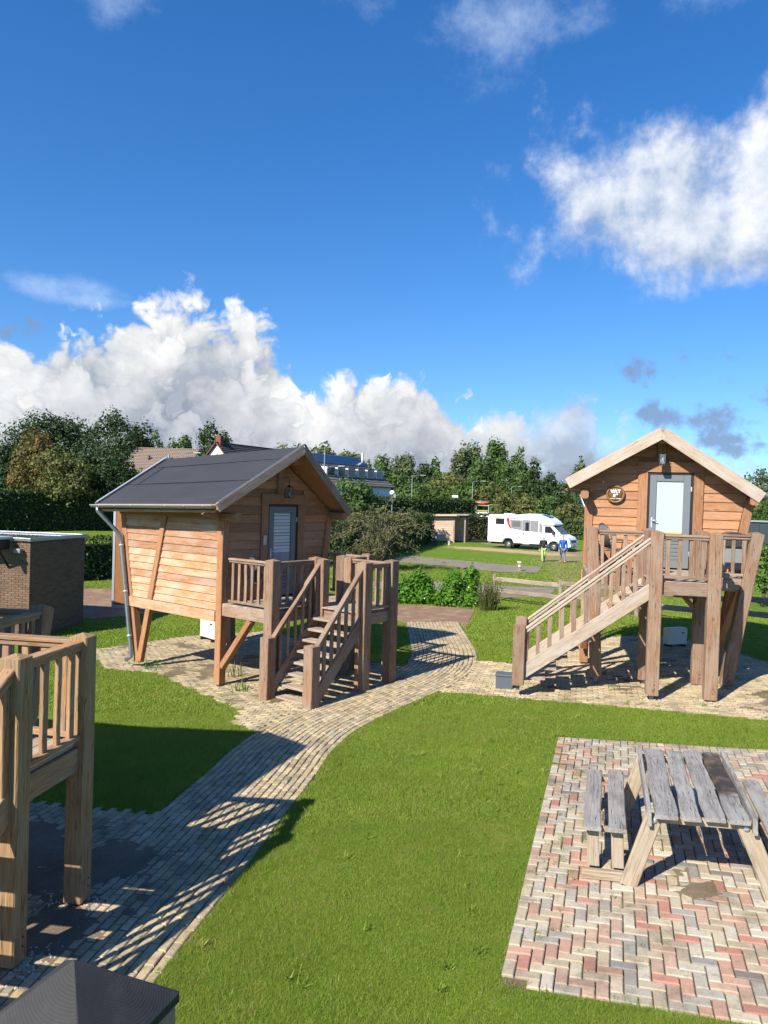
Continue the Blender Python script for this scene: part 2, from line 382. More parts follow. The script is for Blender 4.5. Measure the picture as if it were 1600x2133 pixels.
def mat_cap():  # the shade lying on the cap is put into its wood colour
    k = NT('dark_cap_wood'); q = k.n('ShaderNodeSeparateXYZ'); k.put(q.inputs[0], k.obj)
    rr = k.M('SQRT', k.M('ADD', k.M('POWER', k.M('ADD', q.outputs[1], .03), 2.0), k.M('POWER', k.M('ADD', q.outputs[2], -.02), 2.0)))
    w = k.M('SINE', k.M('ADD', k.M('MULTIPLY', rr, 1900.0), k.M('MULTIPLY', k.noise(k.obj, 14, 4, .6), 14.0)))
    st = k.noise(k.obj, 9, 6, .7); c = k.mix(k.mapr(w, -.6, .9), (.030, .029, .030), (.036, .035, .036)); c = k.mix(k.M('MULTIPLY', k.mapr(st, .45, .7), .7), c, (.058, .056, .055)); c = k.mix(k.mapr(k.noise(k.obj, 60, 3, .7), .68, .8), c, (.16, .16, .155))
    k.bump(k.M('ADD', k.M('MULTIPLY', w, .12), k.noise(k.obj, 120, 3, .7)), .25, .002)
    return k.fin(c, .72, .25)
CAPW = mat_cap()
def mat_roof():
    k = NT('roof_felt'); n = k.noise(k.obj, 1.2, 4); f = k.noise(k.obj, 160, 2)
    st = k.noise(k.scale(k.obj, (3, .35, 1)), 2.2, 5, .65)
    k.bump(f, .25, .004); c = k.mix(n, (.027, .028, .030), (.041, .042, .044)); c = k.mix(k.M('MULTIPLY', k.mapr(st, .5, .72), .22), c, (.07, .072, .072)); c = k.mix(k.mapr(f, .55, .75), c, (.07, .073, .078))
    return k.fin(c, .62, .35)
ROOF = mat_roof()
SEAM = plain('roof_seam', (.012, .013, .015), .6)
ZINC = plain('zinc', (.30, .33, .36), .42, .85, .5, .18, 6)
ALU = plain('pale_aluminium', (.62, .64, .66), .4, .6)
DOORG = plain('door_grey', (.145, .16, .175), .45, 0, .5, .06, 3)
BLACK = plain('black_paint', (.012, .012, .014), .45)
IRON = plain('black_iron', (.02, .02, .022), .5, .4)
BOLT = plain('bolt_hole', (.012, .009, .007), .8)
WHITE = plain('white_paint', (.78, .78, .76), .4)
STEEL = plain('steel_foot', (.25, .25, .26), .45, .8)
def mat_glass(name, c, rough=.08, spec=.6): return plain(name, c, rough, 0, spec)
MINT = mat_glass('frosted_pane', (.40, .50, .46), .12, .5)
DARKG = mat_glass('dark_glass', (.02, .025, .03), .05, .6)
PANE = mat_glass('reflecting_pane', (.22, .27, .31), .06, .7)
BLIND = plain('blind_slat', (.55, .57, .58), .6)
YEL = plain('yellow_strip', (.75, .55, .06), .5)

# ------------------------------------------------------------------ ground shapes (plan)
PATH_C = [(-2.62, 5.0), (-2.55, 6), (-2.38, 7), (-2.12, 8.2), (-1.93, 9.3), (-1.64, 10.75), (-1.46, 11.8), (-1.12, 12.9), (-.5, 14.0), (.28, 15.15), (.95, 16.2), (1.4, 17.4), (1.58, 18.8), (1.6, 20.3), (1.6, 22), (1.6, 23.6)]
HW = .8
def spline(P, n=14):
    P = [np.array(p, float) for p in P]; Q = [2 * P[0] - P[1]] + P + [2 * P[-1] - P[-2]]; out = []
    for i in range(1, len(Q) - 2):
        for t in np.linspace(0, 1, n, endpoint=False):
            a, b, c, d = Q[i - 1:i + 3]
            out.append(.5 * (2 * b + (c - a) * t + (2 * a - 5 * b + 4 * c - d) * t * t + (3 * b - a - 3 * c + d) * t ** 3))
    out.append(P[-1]); return np.array(out)
PC = spline(PATH_C)
tg = np.gradient(PC, axis=0); tg /= np.linalg.norm(tg, axis=1)[:, None]; nm = np.stack([tg[:, 1], -tg[:, 0]], 1)      # to the right
PATH_POLY = [tuple(q) for q in PC + nm * (HW + .02)] + [tuple(q) for q in (PC - nm * (HW + .02))[::-1]]
PAD_L = [(-7.4, 19.4), (-6.35, 17.45), (-5.0, 17.2), (-2.55, 14.15), (-2.55, 13.35), (-1.95, 12.65), (-.8, 13.2), (.6, 16), (.62, 17.3), (-.5, 18.2), (-1.4, 20.2), (-3.4, 22.4), (-5.1, 21.8)]
PAD_R = [(.5, 14.95), (1.44, 15.02), (6.49, 12.56), (9.6, 11.2), (10.2, 13), (9.0, 15.5), (8.6, 18.2), (7.9, 20.4), (5.0, 20.3), (4.1, 18.2), (3.2, 17.2), (2.37, 17.8), (1.0, 17.0)]
PAD_T = [(-7.5, 2.5), (-7.2, 10.3), (-4.43, 9.95), (-2.7, 9.42), (-1.9, 8.2), (-1.9, 2.5)]
PAT_A = R(-17.0)                                               # patio axis
PAT_O = np.array([1.02, 5.95]); pu = np.array([math.cos(PAT_A), math.sin(PAT_A)]); pv = np.array([-pu[1], pu[0]])
PAT_W, PAT_L = 5.2, 6.35
PATIO = [tuple(PAT_O + pu * a + pv * b) for a, b in ((0, 0), (PAT_W, 0), (PAT_W, PAT_L), (0, PAT_L))]
RED = [(.72, 23.4), (2.42, 23.4), (2.5, 22.3), (3.3, 26.6), (2.3, 27.4), (-2.6, 27.9), (-8.5, 29.6), (-11.5, 29.8), (-12.5, 25), (-9, 23.5), (-7.5, 24.8), (-3, 25.6), (.2, 25)]
HARD = [PATH_POLY, PAD_L, PAD_R, PAD_T, PATIO, RED]

# ------------------------------------------------------------------ ground
def lawn_colour(k, attr=True):
    p = k.pos
    n = k.mapr(k.noise(p, .55, 4, .6), .3, .7); c = k.mix(n, (.105, .180, .015), (.150, .230, .020))
    c = k.mix(k.mapr(k.noise(p, 2.6, 4, .65), .5, .75), c, (.185, .235, .032))
    return c, p
def mat_ground():
    k = NT('ground_grass'); c, p = lawn_colour(k)
    f = k.noise(p, 46, 3, .7); c = k.mix(k.mapr(f, .3, .7), k.mix(1.0, c, (.6, .62, .6), 'MULTIPLY'), k.mix(1.0, c, (1.2, 1.2, 1.1), 'MULTIPLY'))
    w = k.n('ShaderNodeAttribute', attribute_name='wear').outputs['Fac']
    n2 = k.noise(p, 1.1, 5, .7); mk = k.mapr(k.M('ADD', w, k.M('MULTIPLY', k.M('SUBTRACT', n2, .5), .9)), .35, .75)
    dirt = k.mix(k.noise(p, 2.2, 6, .7), (.20, .15, .075), (.33, .26, .15))
    c = k.mix(k.M('MULTIPLY', mk, .85), c, dirt)
    s = k.n('ShaderNodeAttribute', attribute_name='straw').outputs['Fac']
    c = k.mix(k.mapr(k.M('ADD', s, k.M('MULTIPLY', k.M('SUBTRACT', n2, .5), .9)), .4, .8), c, (.40, .30, .15))
    k.bump(k.noise(p, 30, 4, .7), .9, .05)
    return k.fin(c, .9, .15)
def make_ground():
    xs = np.unique(np.concatenate([np.linspace(-1500, -60, 16), np.linspace(-60, -14, 30), np.linspace(-14, 26, 81), np.linspace(26, 70, 30), np.linspace(70, 1500, 16)]))
    ys = np.unique(np.concatenate([np.linspace(-300, -4, 10), np.linspace(-4, 60, 107), np.linspace(60, 120, 50), np.linspace(120, 2500, 22)]))
    X, Y = np.meshgrid(xs, ys); Z = zt(X, Y)
    nx, ny = len(xs), len(ys); V = np.stack([X.ravel(), Y.ravel(), Z.ravel()], 1)
    Fc = [(j * nx + i, j * nx + i + 1, (j + 1) * nx + i + 1, (j + 1) * nx + i) for j in range(ny - 1) for i in range(nx - 1)]
    me = mesh('ground', V, Fc, [mat_ground()], smooth=True)
    # worn track from the motor home down past the split-rail fence, dry mown patch in front of it
    def seg(x, y, a, b, w):
        ax, ay = a; bx, by = b; t = np.clip(((x - ax) * (bx - ax) + (y - ay) * (by - ay)) / ((bx - ax) ** 2 + (by - ay) ** 2), 0, 1)
        return np.clip(1.35 - np.hypot(x - ax - t * (bx - ax), y - ay - t * (by - ay)) / w, 0, 1)
    x, y = V[:, 0], V[:, 1]
    wear = np.maximum.reduce([seg(x, y, (9, 27), (12.2, 48), 2.6) * .95, seg(x, y, (12.2, 48), (16, 60), 3.4), seg(x, y, (16, 60), (11, 70), 2.6) * .9])
    straw = seg(x, y, (7, 62.5), (13, 58), 2.6) * .85
    for nme, arr in (('wear', wear), ('straw', straw)):
        a = me.attributes.new(nme, 'FLOAT', 'POINT'); a.data.foreach_set('value', arr.astype(np.float32))
    o = link('ground', me); tag(o, kind='structure')
make_ground()
def mat_bed(name, a, b):
    k = NT(name); p = k.pos; c = k.mix(k.mapr(k.noise(p, 1.3, 6, .7), .3, .7), a, b)
    c = k.mix(k.mapr(k.noise(p, 70, 2, .6), .55, .8), c, tuple(min(1, q * 1.6) for q in b))
    k.bump(k.noise(p, 90, 3, .7), .6, .01); return k.fin(c, .95, .15)
SANDB = mat_bed('joint_sand', (.105, .080, .050), (.20, .155, .10))
DIRTB = mat_bed('joint_soil', (.125, .098, .068), (.20, .158, .11))
def vnoise(x, y, seed=0):
    x = np.asarray(x, float); y = np.asarray(y, float); i, j = np.floor(x), np.floor(y); fx, fy = x - i, y - j; fx = fx * fx * (3 - 2 * fx); fy = fy * fy * (3 - 2 * fy)
    def hsh(a, b): v = np.sin(a * 127.1 + b * 311.7 + seed * 74.7) * 43758.5453; return v - np.floor(v)
    return (hsh(i, j) * (1 - fx) + hsh(i + 1, j) * fx) * (1 - fy) + (hsh(i, j + 1) * (1 - fx) + hsh(i + 1, j + 1) * fx) * fy
def fbm2(x, y, s, seed=0): return (vnoise(x * s, y * s, seed) * .5 + vnoise(x * s * 2.1, y * s * 2.1, seed + 1) * .28 + vnoise(x * s * 4.3, y * s * 4.3, seed + 2) * .14 + vnoise(x * s * 9, y * s * 9, seed + 3) * .08)
def drift(amount, s=1.1, seed=0, gain=.085):
    """height of the joint sand: mostly below the brick tops, here and there washed over them"""
    def f(x, y): return np.clip(.004 + gain * (fbm2(x, y, s, seed) - .62 + amount(x, y)), .002, .034)
    return f
def sheet(name, poly, dz, mat, cell=.12, kind='structure', parent=None):
    xs = [p[0] for p in poly]; ys = [p[1] for p in poly]
    gx = np.arange(min(xs), max(xs) + cell, cell); gy = np.arange(min(ys), max(ys) + cell, cell)
    cx, cy = np.meshgrid(gx[:-1] + cell / 2, gy[:-1] + cell / 2); ins = inpoly(cx, cy, poly)
    X, Y = np.meshgrid(gx, gy); nx = len(gx); V = np.stack([X.ravel(), Y.ravel(), zt(X, Y).ravel() + (dz(X, Y).ravel() if callable(dz) else dz)], 1)
    jj, ii = np.nonzero(ins); Fc = [(j * nx + i, j * nx + i + 1, (j + 1) * nx + i + 1, (j + 1) * nx + i) for j, i in zip(jj, ii)]
    used = np.unique(np.array(Fc)); remap = np.zeros(len(V), int); remap[used] = np.arange(len(used))
    me = mesh(name, V[used], [tuple(remap[list(f)]) for f in Fc], [mat], smooth=True)
    o = link(name, me, parent)
    if kind: tag(o, kind=kind)
    return o
def brickmat(name, c, var=.14):
    k = NT(name); p = k.pos; n = k.noise(p, 38, 5, .7); l = k.noise(p, 3.1, 4, .65)
    cc = k.mix(k.mapr(n, .25, .75), tuple(q * (1 - var) for q in c), tuple(min(1, q * (1 + var)) for q in c))
    cc = k.mix(k.M('MULTIPLY', k.mapr(l, .40, .78), .8), cc, (.165, .13, .088))                 # trodden-in dirt
    cc = k.mix(k.M('MULTIPLY', k.mapr(k.noise(p, 11, 4, .7), .52, .72), .45), cc, (.14, .115, .075))
    cc = k.mix(k.M('MULTIPLY', k.mapr(k.noise(p, 1.7, 5, .7), .56, .72), .35), cc, (.10, .115, .05))        # moss film
    cc = k.mix(1.0, cc, k.mix(k.rnd, (.86, .86, .86), (1.1, 1.09, 1.07)), 'MULTIPLY')
    k.bump(k.noise(p, 240, 3, .7), .35, .003)
    return k.fin(cc, .88, .2)
def brick_mesh(l, w, mat, h=.05, ch=.008):
    key = ('brick', round(l, 3), round(w, 3), mat.name)
    if key in _cache: return _cache[key]
    a, b = l / 2, w / 2; V = [(-a, -b, -h), (a, -b, -h), (a, b, -h), (-a, b, -h), (-a, -b, -ch), (a, -b, -ch), (a, b, -ch), (-a, b, -ch),
                             (-a + ch, -b + ch, 0), (a - ch, -b + ch, 0), (a - ch, b - ch, 0), (-a + ch, b - ch, 0)]
    Fc = [(8, 9, 10, 11)] + [(i, (i + 1) % 4, 4 + (i + 1) % 4, 4 + i) for i in range(4)] + [(4 + i, 4 + (i + 1) % 4, 8 + (i + 1) % 4, 8 + i) for i in range(4)]
    me = mesh('brick', V, Fc, [mat]); _cache[key] = me; return me
def in_view(x, y, z, m=.06):
    d = Vector((x, y, z - EYE)); f_ = d.dot(fw)
    if f_ < .5: return False
    return abs(d.dot(rt) / f_) < 800 / F * (1 + m) and abs(d.dot(up) / f_) < 1066 / F * (1 + m)
def lay(parent, items, mats, n_ind=300, h=.05):
    """items: (x, y, angle, colour index, length, width, dz). The 300 that show largest are bricks of their own, the rest one mesh."""
    it = [q for q in items]
    it.sort(key=lambda q: (0 if in_view(q[0], q[1], float(zt(q[0], q[1]))) else 1, math.hypot(q[0], q[1])))
    def tilt(x, y):
        return 0 if y > 20 else math.atan(.06) if -4 < x < 7 else 0
    V = []; Fc = []; mi = []
    for i, (x, y, a, ci, l, w, dz) in enumerate(it):
        me = brick_mesh(l, w, mats[ci], h); z = float(zt(x, y)) + dz
        m = Matrix.Translation((x, y, z)) @ Matrix.Rotation(-tilt(x, y) + random.gauss(0, .006), 4, 'Y') @ Matrix.Rotation(random.gauss(0, .006), 4, 'X') @ Matrix.Rotation(a, 4, 'Z')
        if i < n_ind: link('brick', me, parent, None, m)
        else:
            b = len(V); V += [m @ v.co for v in me.vertices]
            for p in me.polygons: Fc.append(tuple(b + q for q in p.vertices)); mi.append(ci)
    if V:
        o = link('brick_field', mesh('brick_field', V, Fc, mats, mi), parent); tag(o, kind='stuff')
BUFF = [brickmat('buff_paver_%d' % i, c) for i, c in enumerate([(0.427, 0.346, 0.214), (0.476, 0.387, 0.248), (0.366, 0.299, 0.192), (0.409, 0.323, 0.186), (0.336, 0.287, 0.203), (0.451, 0.351, 0.203)])]
PATM = [brickmat('patio_brick_%d' % i, c, .1) for i, c in enumerate([(0.423, 0.365, 0.266), (0.388, 0.322, 0.228), (0.440, 0.394, 0.314), (0.308, 0.284, 0.245), (0.248, 0.233, 0.211), (0.405, 0.246, 0.181), (0.388, 0.182, 0.138), (0.423, 0.292, 0.214), (0.354, 0.322, 0.266), (0.171, 0.157, 0.143)])]
def hidden_by_dirt(x, y, amt, sc=.9, off=0):
    v = math.sin(x * 2.1 * sc + off) * math.cos(y * 1.7 * sc - off) + .6 * math.sin(x * 5.3 * sc + y * 3.9 * sc + off) + random.gauss(0, .35)
    return v > amt
def make_paving():
    # curved path: courses follow its line
    p = sheet('path', PATH_POLY, drift(lambda x, y: .30 * sstep(11.5, 8.5, y) * sstep(-1.6, -2.5, x - .12 * (y - 8)) - .06 + .10 * (np.hypot((x + .95), (y - 12.2)) < .6), 1.3, 3), DIRTB, .045)
    items = []
    nC = 16; w = 2 * HW / nC
    for c in range(nC):
        off = -HW + (c + .5) * w; L = PC + nm * off; s = np.concatenate([[0], np.cumsum(np.linalg.norm(np.diff(L, axis=0), axis=1))])
        t = (.105 if c % 2 else 0) + random.uniform(0, .02)
        while t < s[-1]:
            x = np.interp(t, s, L[:, 0]); y = np.interp(t, s, L[:, 1]); a = math.atan2(np.interp(t, s, tg[:, 1]), np.interp(t, s, tg[:, 0]))
            if True:
                items.append((x + random.gauss(0, .003), y + random.gauss(0, .003), a + random.gauss(0, .012), random.choices(range(6), (5, 4, 3, 3, 3, 2))[0], .196, w - .014, .024 + random.gauss(0, .0025)))
            t += .207
    lay(p, items, BUFF)
    def pad(name, poly, ang, others, mats, amt, off, bed=SANDB):
        p = sheet(name, poly, drift(amt, 1.0, off), bed, .05); items = []
        ca, sa = math.cos(ang), math.sin(ang); P = np.array(poly); U = P @ [ca, sa]; W = P @ [-sa, ca]; row = 0
        gu = np.arange(U.min(), U.max(), .207); gv_ = np.arange(W.min(), W.max(), .104)
        UU, VV = np.meshgrid(gu, gv_); UU = UU + (np.arange(len(gv_)) % 2)[:, None] * .105
        X = UU * ca - VV * sa; Y = UU * sa + VV * ca; ok = inpoly(X, Y, poly)
        for q in others: ok &= ~inpoly(X, Y, q)
        for x, y in zip(X[ok], Y[ok]):
            if True:
                items.append((x, y, ang + random.gauss(0, .014), random.choices(range(6), (5, 4, 3, 3, 3, 2))[0], .198, .096, .020 + random.gauss(0, .003)))
        lay(p, items, mats)
    pad('paving_under_left_cabin', PAD_L, .908 - math.pi / 2 + .35, [PATH_POLY], BUFF, lambda x, y: .10 + .12 * np.exp(-((x + 1.6) ** 2 + (y - 15.6) ** 2) / 1.2), 1)
    pad('paving_under_right_cabin', PAD_R, -.25, [PATH_POLY], BUFF, lambda x, y: .06 + .2 * np.exp(-((x - 4) ** 2 + (y - 14.3) ** 2) / .8), 2)
    pad('paving_under_near_cabin', PAD_T, R(76), [PATH_POLY], BUFF, lambda x, y: .27 - .22 * sstep(8.6, 9.6, y), 4, DIRTB)
    # patio in herringbone
    p = sheet('patio', PATIO, drift(lambda x, y: -.09 + .36 * np.exp(-(((x - 3.35) / .75) ** 2 + ((y - 7.35) / .42) ** 2)) + .10 * np.exp(-((x - 1.0 - (y - 5.9) * .3) / .3) ** 2), 1.6, 6), SANDB, .045); items = []
    g = .105; n1 = int(PAT_W / g) + 3; n2 = int(PAT_L / g) + 3
    def colour(x, y):
        red = math.sin(x * 1.1 + .6) * math.cos(y * .9 + 1.1) + .5 * math.sin(2.3 * y + x)
        wts = [5, 4.4, 3.4, 2.2, 1.2, 2.0 + 2.6 * max(0, red), 1.1 + 2.0 * max(0, red), 2.6 + 2.4 * max(0, red), 3, .5]
        return random.choices(range(10), wts)[0]
    nu, nv = int(PAT_W / g), int(PAT_L / g)
    for i in range(-2, nu + 1):
        for j in range(-2, nv + 1):
            k = (i - j) % 4                                        # one-brick herringbone on a half-brick grid
            if k == 0: cells = [(i, j), (i + 1, j)]; ang = PAT_A
            elif k == 3: cells = [(i, j), (i, j + 1)]; ang = PAT_A + math.pi / 2
            else: continue
            cells = [q for q in cells if 0 <= q[0] < nu and 0 <= q[1] < nv]                       # bricks cut at the edge of the patio
            if not cells: continue
            if min(q[0] for q in cells) == 0 and random.random() < .14: continue                    # a few edge bricks lost under the turf
            cu = sum(q[0] + .5 for q in cells) / len(cells) * g; cv = sum(q[1] + .5 for q in cells) / len(cells) * g
            x, y = PAT_O + pu * cu + pv * cv
            dirt = math.hypot((x - 3.3) * .75, (y - 7.3) * 1.1) + .12 * math.sin(x * 9) * math.cos(y * 11) + random.gauss(0, .05)
            lost = random.random() < .012
            sink = -.004 if lost else 0
            items.append((x, y, ang + random.gauss(0, .009), colour(x, y), .2 if len(cells) == 2 else .097, .096, .024 + sink + random.gauss(0, .0022)))
    lay(p, items, PATM)
    # far brown brick road behind the cabins: bricks too small to tell apart
    k = NT('brown_brick_road'); b = k.n('ShaderNodeTexBrick'); k.put(b.inputs['Vector'], k.pos); b.inputs['Scale'].default_value = 4.8
    b.inputs['Color1'].default_value = (.27, .155, .095, 1); b.inputs['Color2'].default_value = (.20, .125, .085, 1); b.inputs['Mortar'].default_value = (.11, .085, .06, 1); b.inputs['Mortar Size'].default_value = .018
    c = k.mix(k.mapr(k.noise(k.pos, 1.4, 5, .7), .45, .7), b.outputs['Color'], (.30, .22, .14)); k.bump(b.outputs['Fac'], -.4, .01)
    sheet('brick_road', RED, .015, k.fin(c, .9, .2), .08)
    gv = mat_bed('gravel_grey', (.16, .14, .105), (.235, .205, .155))
    g1 = [G(*q).xy for q in ((812, 1162), (850, 1158), (960, 1168), (1060, 1178), (1130, 1181), (1120, 1194), (1040, 1192), (950, 1182), (860, 1174), (815, 1170))]
    g2 = [G(*q).xy for q in ((760, 1212), (900, 1211), (1010, 1219), (1160, 1226), (1140, 1246), (1000, 1244), (900, 1232), (760, 1226))]
    HARD.append([tuple(q) for q in g1]); HARD.append([tuple(q) for q in g2])
    sheet('gravel_path', [tuple(q) for q in g1], .02, gv, .12); sheet('gravel_path', [tuple(q) for q in g2], .02, gv, .1)
    g3 = [G(*q).xy for q in ((955, 1127), (1012, 1131), (1070, 1133), (1070, 1130), (1012, 1127), (955, 1124))]
    sheet('gravel_path', [tuple(q) for q in g3], .02, gv, .3)
make_paving()

# ------------------------------------------------------------------ cabins on stilts
def cabin(P):
    """u runs along the front from its left post, v out of the front, z up; object space is (u, -v, z)"""
    root = empty('stilt_cabin', (P['x'], P['y'], P['z']), P['yaw'])
    tag(root, P['label'], 'cabin', 'wooden cabins on stilts')
    br = P.get('br', 0.0); cb, sb_ = math.cos(br), math.sin(br)          # the body may stand a little skew to its deck
    VD = lambda u, v, z: Vector((u, -v, z))
    V = lambda u, v, z: Vector((1.7 + (u - 1.7) * cb + v * sb_, (u - 1.7) * sb_ - v * cb, z))
    VV = lambda u, v, z: V(u, v, z) - V(0, 0, 0)
    NX = lambda x, y, z: (x * cb - y * sb_, x * sb_ + y * cb, z)
    rnd = random.Random(P['seed'])
    W, D, h, a, b, c1, c2 = (P[k] for k in ('W', 'D', 'h', 'a', 'b', 'c1', 'c2'))
    ze, er, top = P['ze'], P['er'], P['h'] + P['pt']
    gz = lambda u, v: 0.0
    pw = P['pw']; mp, mr = P['post'], P['rail']
    ru, rz, vu, vz, vu2, vz2 = (P[k] for k in ('ru', 'rz', 'vu', 'vz', 'vu2', 'vz2'))
    lean = P['lean']
    rl = (rz - vz) / (ru - vu); rr = (rz - vz2) / (vu2 - ru)
    RT = .12                                                     # roof thickness
    def under(u): return (rz - (ru - u) * rl if u < ru else rz - (u - ru) * rr) - RT - .03
    uR = lambda z: W - lean * max(0, (ze - z)) / (ze - h)         # sloping right edge of the front
    # ---- feet, wall posts
    zf = -.02
    def post(u0, v0, u1, v1, z1, w=pw, mat=mp, cap=.035, foot=True, z0=.05, seed=0):
        o = beam('post', V(u0, v0, z0 - .0), V(u1, v1, z1 - cap), w, w, mat, root, upv=(1, 0, 0), ch=.012, cap=cap, seed=seed)
        if foot:
            f = box('post_foot', V(u0, v0, z0 / 2 - .04), (.07, .07, z0 + .09), STEEL, root, .004)
        for zz in (.12, .2):
            bo = tube('bolt', [V(u0 + .03, v0 + w / 2 - .01, z0 + zz), V(u0 + .03, v0 + w / 2 + .003, z0 + zz)], .011, BOLT, root, 8)
        return o
    fr = FRAME_
    beam('corner_post', V(.09, -.09, -.03), V(.09, -.09, ze), .18, .18, fr, root, upv=(1, 0, 0), ch=.01)
    beam('corner_post', V(.09 + P.get('rlu', 0), -D + er, -.03), V(.09, -D + .1, ze), .17, .17, fr, root, upv=(1, 0, 0), ch=.01)
    beam('corner_post', V(uR(0) - .0, -.09, 0), V(W - .09, -.09, ze), .18, .18, fr, root, upv=(0, 1, 0), ch=.01)
    beam('corner_post', V(uR(0), -D + er, 0), V(W - .09, -D + .1, ze), .17, .17, fr, root, upv=(0, 1, 0), ch=.01)
    # ---- left side wall: sloping strut, sill, lapped boards
    vb = lambda z: -D + .1 + (er - .1) * (ze - z) / ze             # rear edge at height z
    zs0, zs1 = h - .40 + P.get('sill', 0), h - .18 + P.get('sill', 0)
    beam('strut', V(.035, -D + er + .12, .05), V(.035, P['strut_v'], ze - .02), .16, .115, fr, root, upv=(1, 0, 0), ch=.008)
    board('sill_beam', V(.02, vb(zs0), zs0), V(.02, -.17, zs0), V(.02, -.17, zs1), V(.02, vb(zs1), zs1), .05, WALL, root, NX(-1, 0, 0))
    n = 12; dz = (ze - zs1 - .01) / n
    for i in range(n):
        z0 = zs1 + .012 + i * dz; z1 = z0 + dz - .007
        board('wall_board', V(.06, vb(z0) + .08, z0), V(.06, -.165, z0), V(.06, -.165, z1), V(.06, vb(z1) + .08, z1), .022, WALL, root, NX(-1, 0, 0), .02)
    # backing panels: the closed box of the room
    bk = FRAME_
    board('side_panel', V(.10, vb(zs0), zs0), V(.10, -.1, zs0), V(.10, -.1, ze), V(.10, vb(ze), ze), .03, bk, root, NX(-1, 0, 0))
    board('side_panel', V(uR(zs0) - .05, -.1, zs0), V(uR(zs0) - .05, vb(zs0), zs0), V(uR(ze) - .05, vb(ze), ze), V(uR(ze) - .05, -.1, ze), .06, bk, root, NX(1, 0, 0))
    board('floor_panel', V(.05, vb(zs0), zs0 + .06), V(.05, -.05, zs0 + .06), V(uR(zs0) - .05, -.05, zs0 + .06), V(uR(zs0) - .05, vb(zs0), zs0 + .06), .05, bk, root, (0, 0, 1))
    board('rear_panel', V(uR(zs0), vb(zs0), zs0), V(.05, vb(zs0), zs0), V(.05, vb(ze), ze), V(uR(ze), vb(ze), ze), .04, bk, root, NX(0, 1, 0))
    gm = mesh('rear_gable', [V(.0, -D + .12, ze), V(W, -D + .12, ze), V(ru, -D + .12, under(ru)), V(.0, -D + .08, ze), V(W, -D + .08, ze), V(ru, -D + .08, under(ru))], [(0, 1, 2), (5, 4, 3), (0, 3, 4, 1), (1, 4, 5, 2), (2, 5, 3, 0)], [bk])
    link('rear_gable', gm, root)
    # ---- front: boards between the posts, door frame, lintel
    du, dw, dh = P['du'], P['dw'], 2.1; jw = .2
    dx0, dx1 = du - jw, du + dw + jw; zl = h + dh                 # lintel underside
    zlt = zl + .23
    nb = int((under(ru) - h) / .19) + 1; hb = .19
    for i in range(nb):
        z0 = h - .03 + i * hb; z1 = z0 + hb - .007; zm = z1
        lo_u = lambda z: max(.18 if z < ze else -1, ru - (rz - RT - .03 - z) / rl)
        hi_u = lambda z: min(uR(z) - .18 if z < ze else 99, ru + (rz - RT - .03 - z) / rr)
        if z1 > under(ru): z1 = under(ru)
        if z1 - z0 < .03: continue
        segs = []
        if z0 < zlt - .02: segs = [('L', lo_u, lambda z: dx0), ('R', lambda z: dx1, hi_u)]
        else: segs = [('A', lo_u, lambda z: ru - .09), ('B', lambda z: ru + .09, hi_u)]
        for _, f0, f1 in segs:
            u00, u10, u01, u11 = f0(z0), f1(z0), f0(z1), f1(z1)
            if u10 - u00 < .05: continue
            if u11 - u01 < .02: u01 = u11 = (u01 + u11) / 2
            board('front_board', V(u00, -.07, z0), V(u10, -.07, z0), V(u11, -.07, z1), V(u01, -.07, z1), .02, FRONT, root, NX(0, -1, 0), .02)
    board('front_panel', V(0.05, -.12, h - .1), V(du, -.12, h - .1), V(du, -.12, ze), V(0.05, -.12, ze), .04, bk, root, NX(0, -1, 0))
    board('front_panel', V(du + dw, -.12, h - .1), V(uR(h) - .05, -.12, h - .1), V(W - .05, -.12, ze), V(du + dw, -.12, ze), .04, bk, root, NX(0, -1, 0))
    board('front_panel', V(du, -.12, zl), V(du + dw, -.12, zl), V(du + dw, -.12, ze + .25), V(du, -.12, ze + .25), .04, bk, root, NX(0, -1, 0))
    gm = mesh('front_gable', [V(.02, -.12, ze), V(W - .02, -.12, ze), V(ru, -.12, under(ru)), V(.02, -.09, ze), V(W - .02, -.09, ze), V(ru, -.09, under(ru))], [(0, 2, 1), (5, 3, 4), (0, 1, 4, 3), (1, 2, 5, 4), (2, 0, 3, 5)], [bk])
    link('front_gable', gm, root)
    for ux in (du - jw / 2, du + dw + jw / 2):
        beam('door_post', V(ux, -.05, h), V(ux, -.05, zl), jw, .12, fr, root, upv=(0, 1, 0))
    beam('lintel', V(dx0 - .01, -.048, zl + .115), V(dx1 + .01, -.048, zl + .115), .12, .225, fr, root)
    beam('king_post', V(ru, -.05, zlt), V(ru, -.05, under(ru) + .02), .17, .12, fr, root, upv=(0, 1, 0))
    ov = P['ov'];
    beam('ridge_purlin', V(ru, -.2, under(ru) - .06), V(ru, ov - .12, under(ru) - .05), .18, .2, fr, root, ch=.012)
    beam('eave_purlin', V(.02, -.2, ze + .02), V(.02, min(ov - .1, .45), ze + .02), .17, .17, fr, root, ch=.03)
    beam('eave_purlin', V(W - .05, -.2, under(W - .05) - .1), V(W - .05, min(ov - .1, .45), under(W - .05) - .1), .17, .17, fr, root, ch=.03)
    beam('wall_plate', V(.0, -D + .1, ze + .02), V(.0, -.2, ze + .02), .14, .14, fr, root)
    # ---- door
    door = empty('door', V(du, -.06, h), br, root)
    for (x0, x1, z0, z1, nme) in ((0, .045, 0, dh, 'door_frame'), (dw - .045, dw, 0, dh, 'door_frame'), (.045, dw - .045, dh - .045, dh, 'door_frame')):
        box(nme, ((x0 + x1) / 2, -.01, (z0 + z1) / 2), (x1 - x0, .07, z1 - z0), BLACK, door, .004)
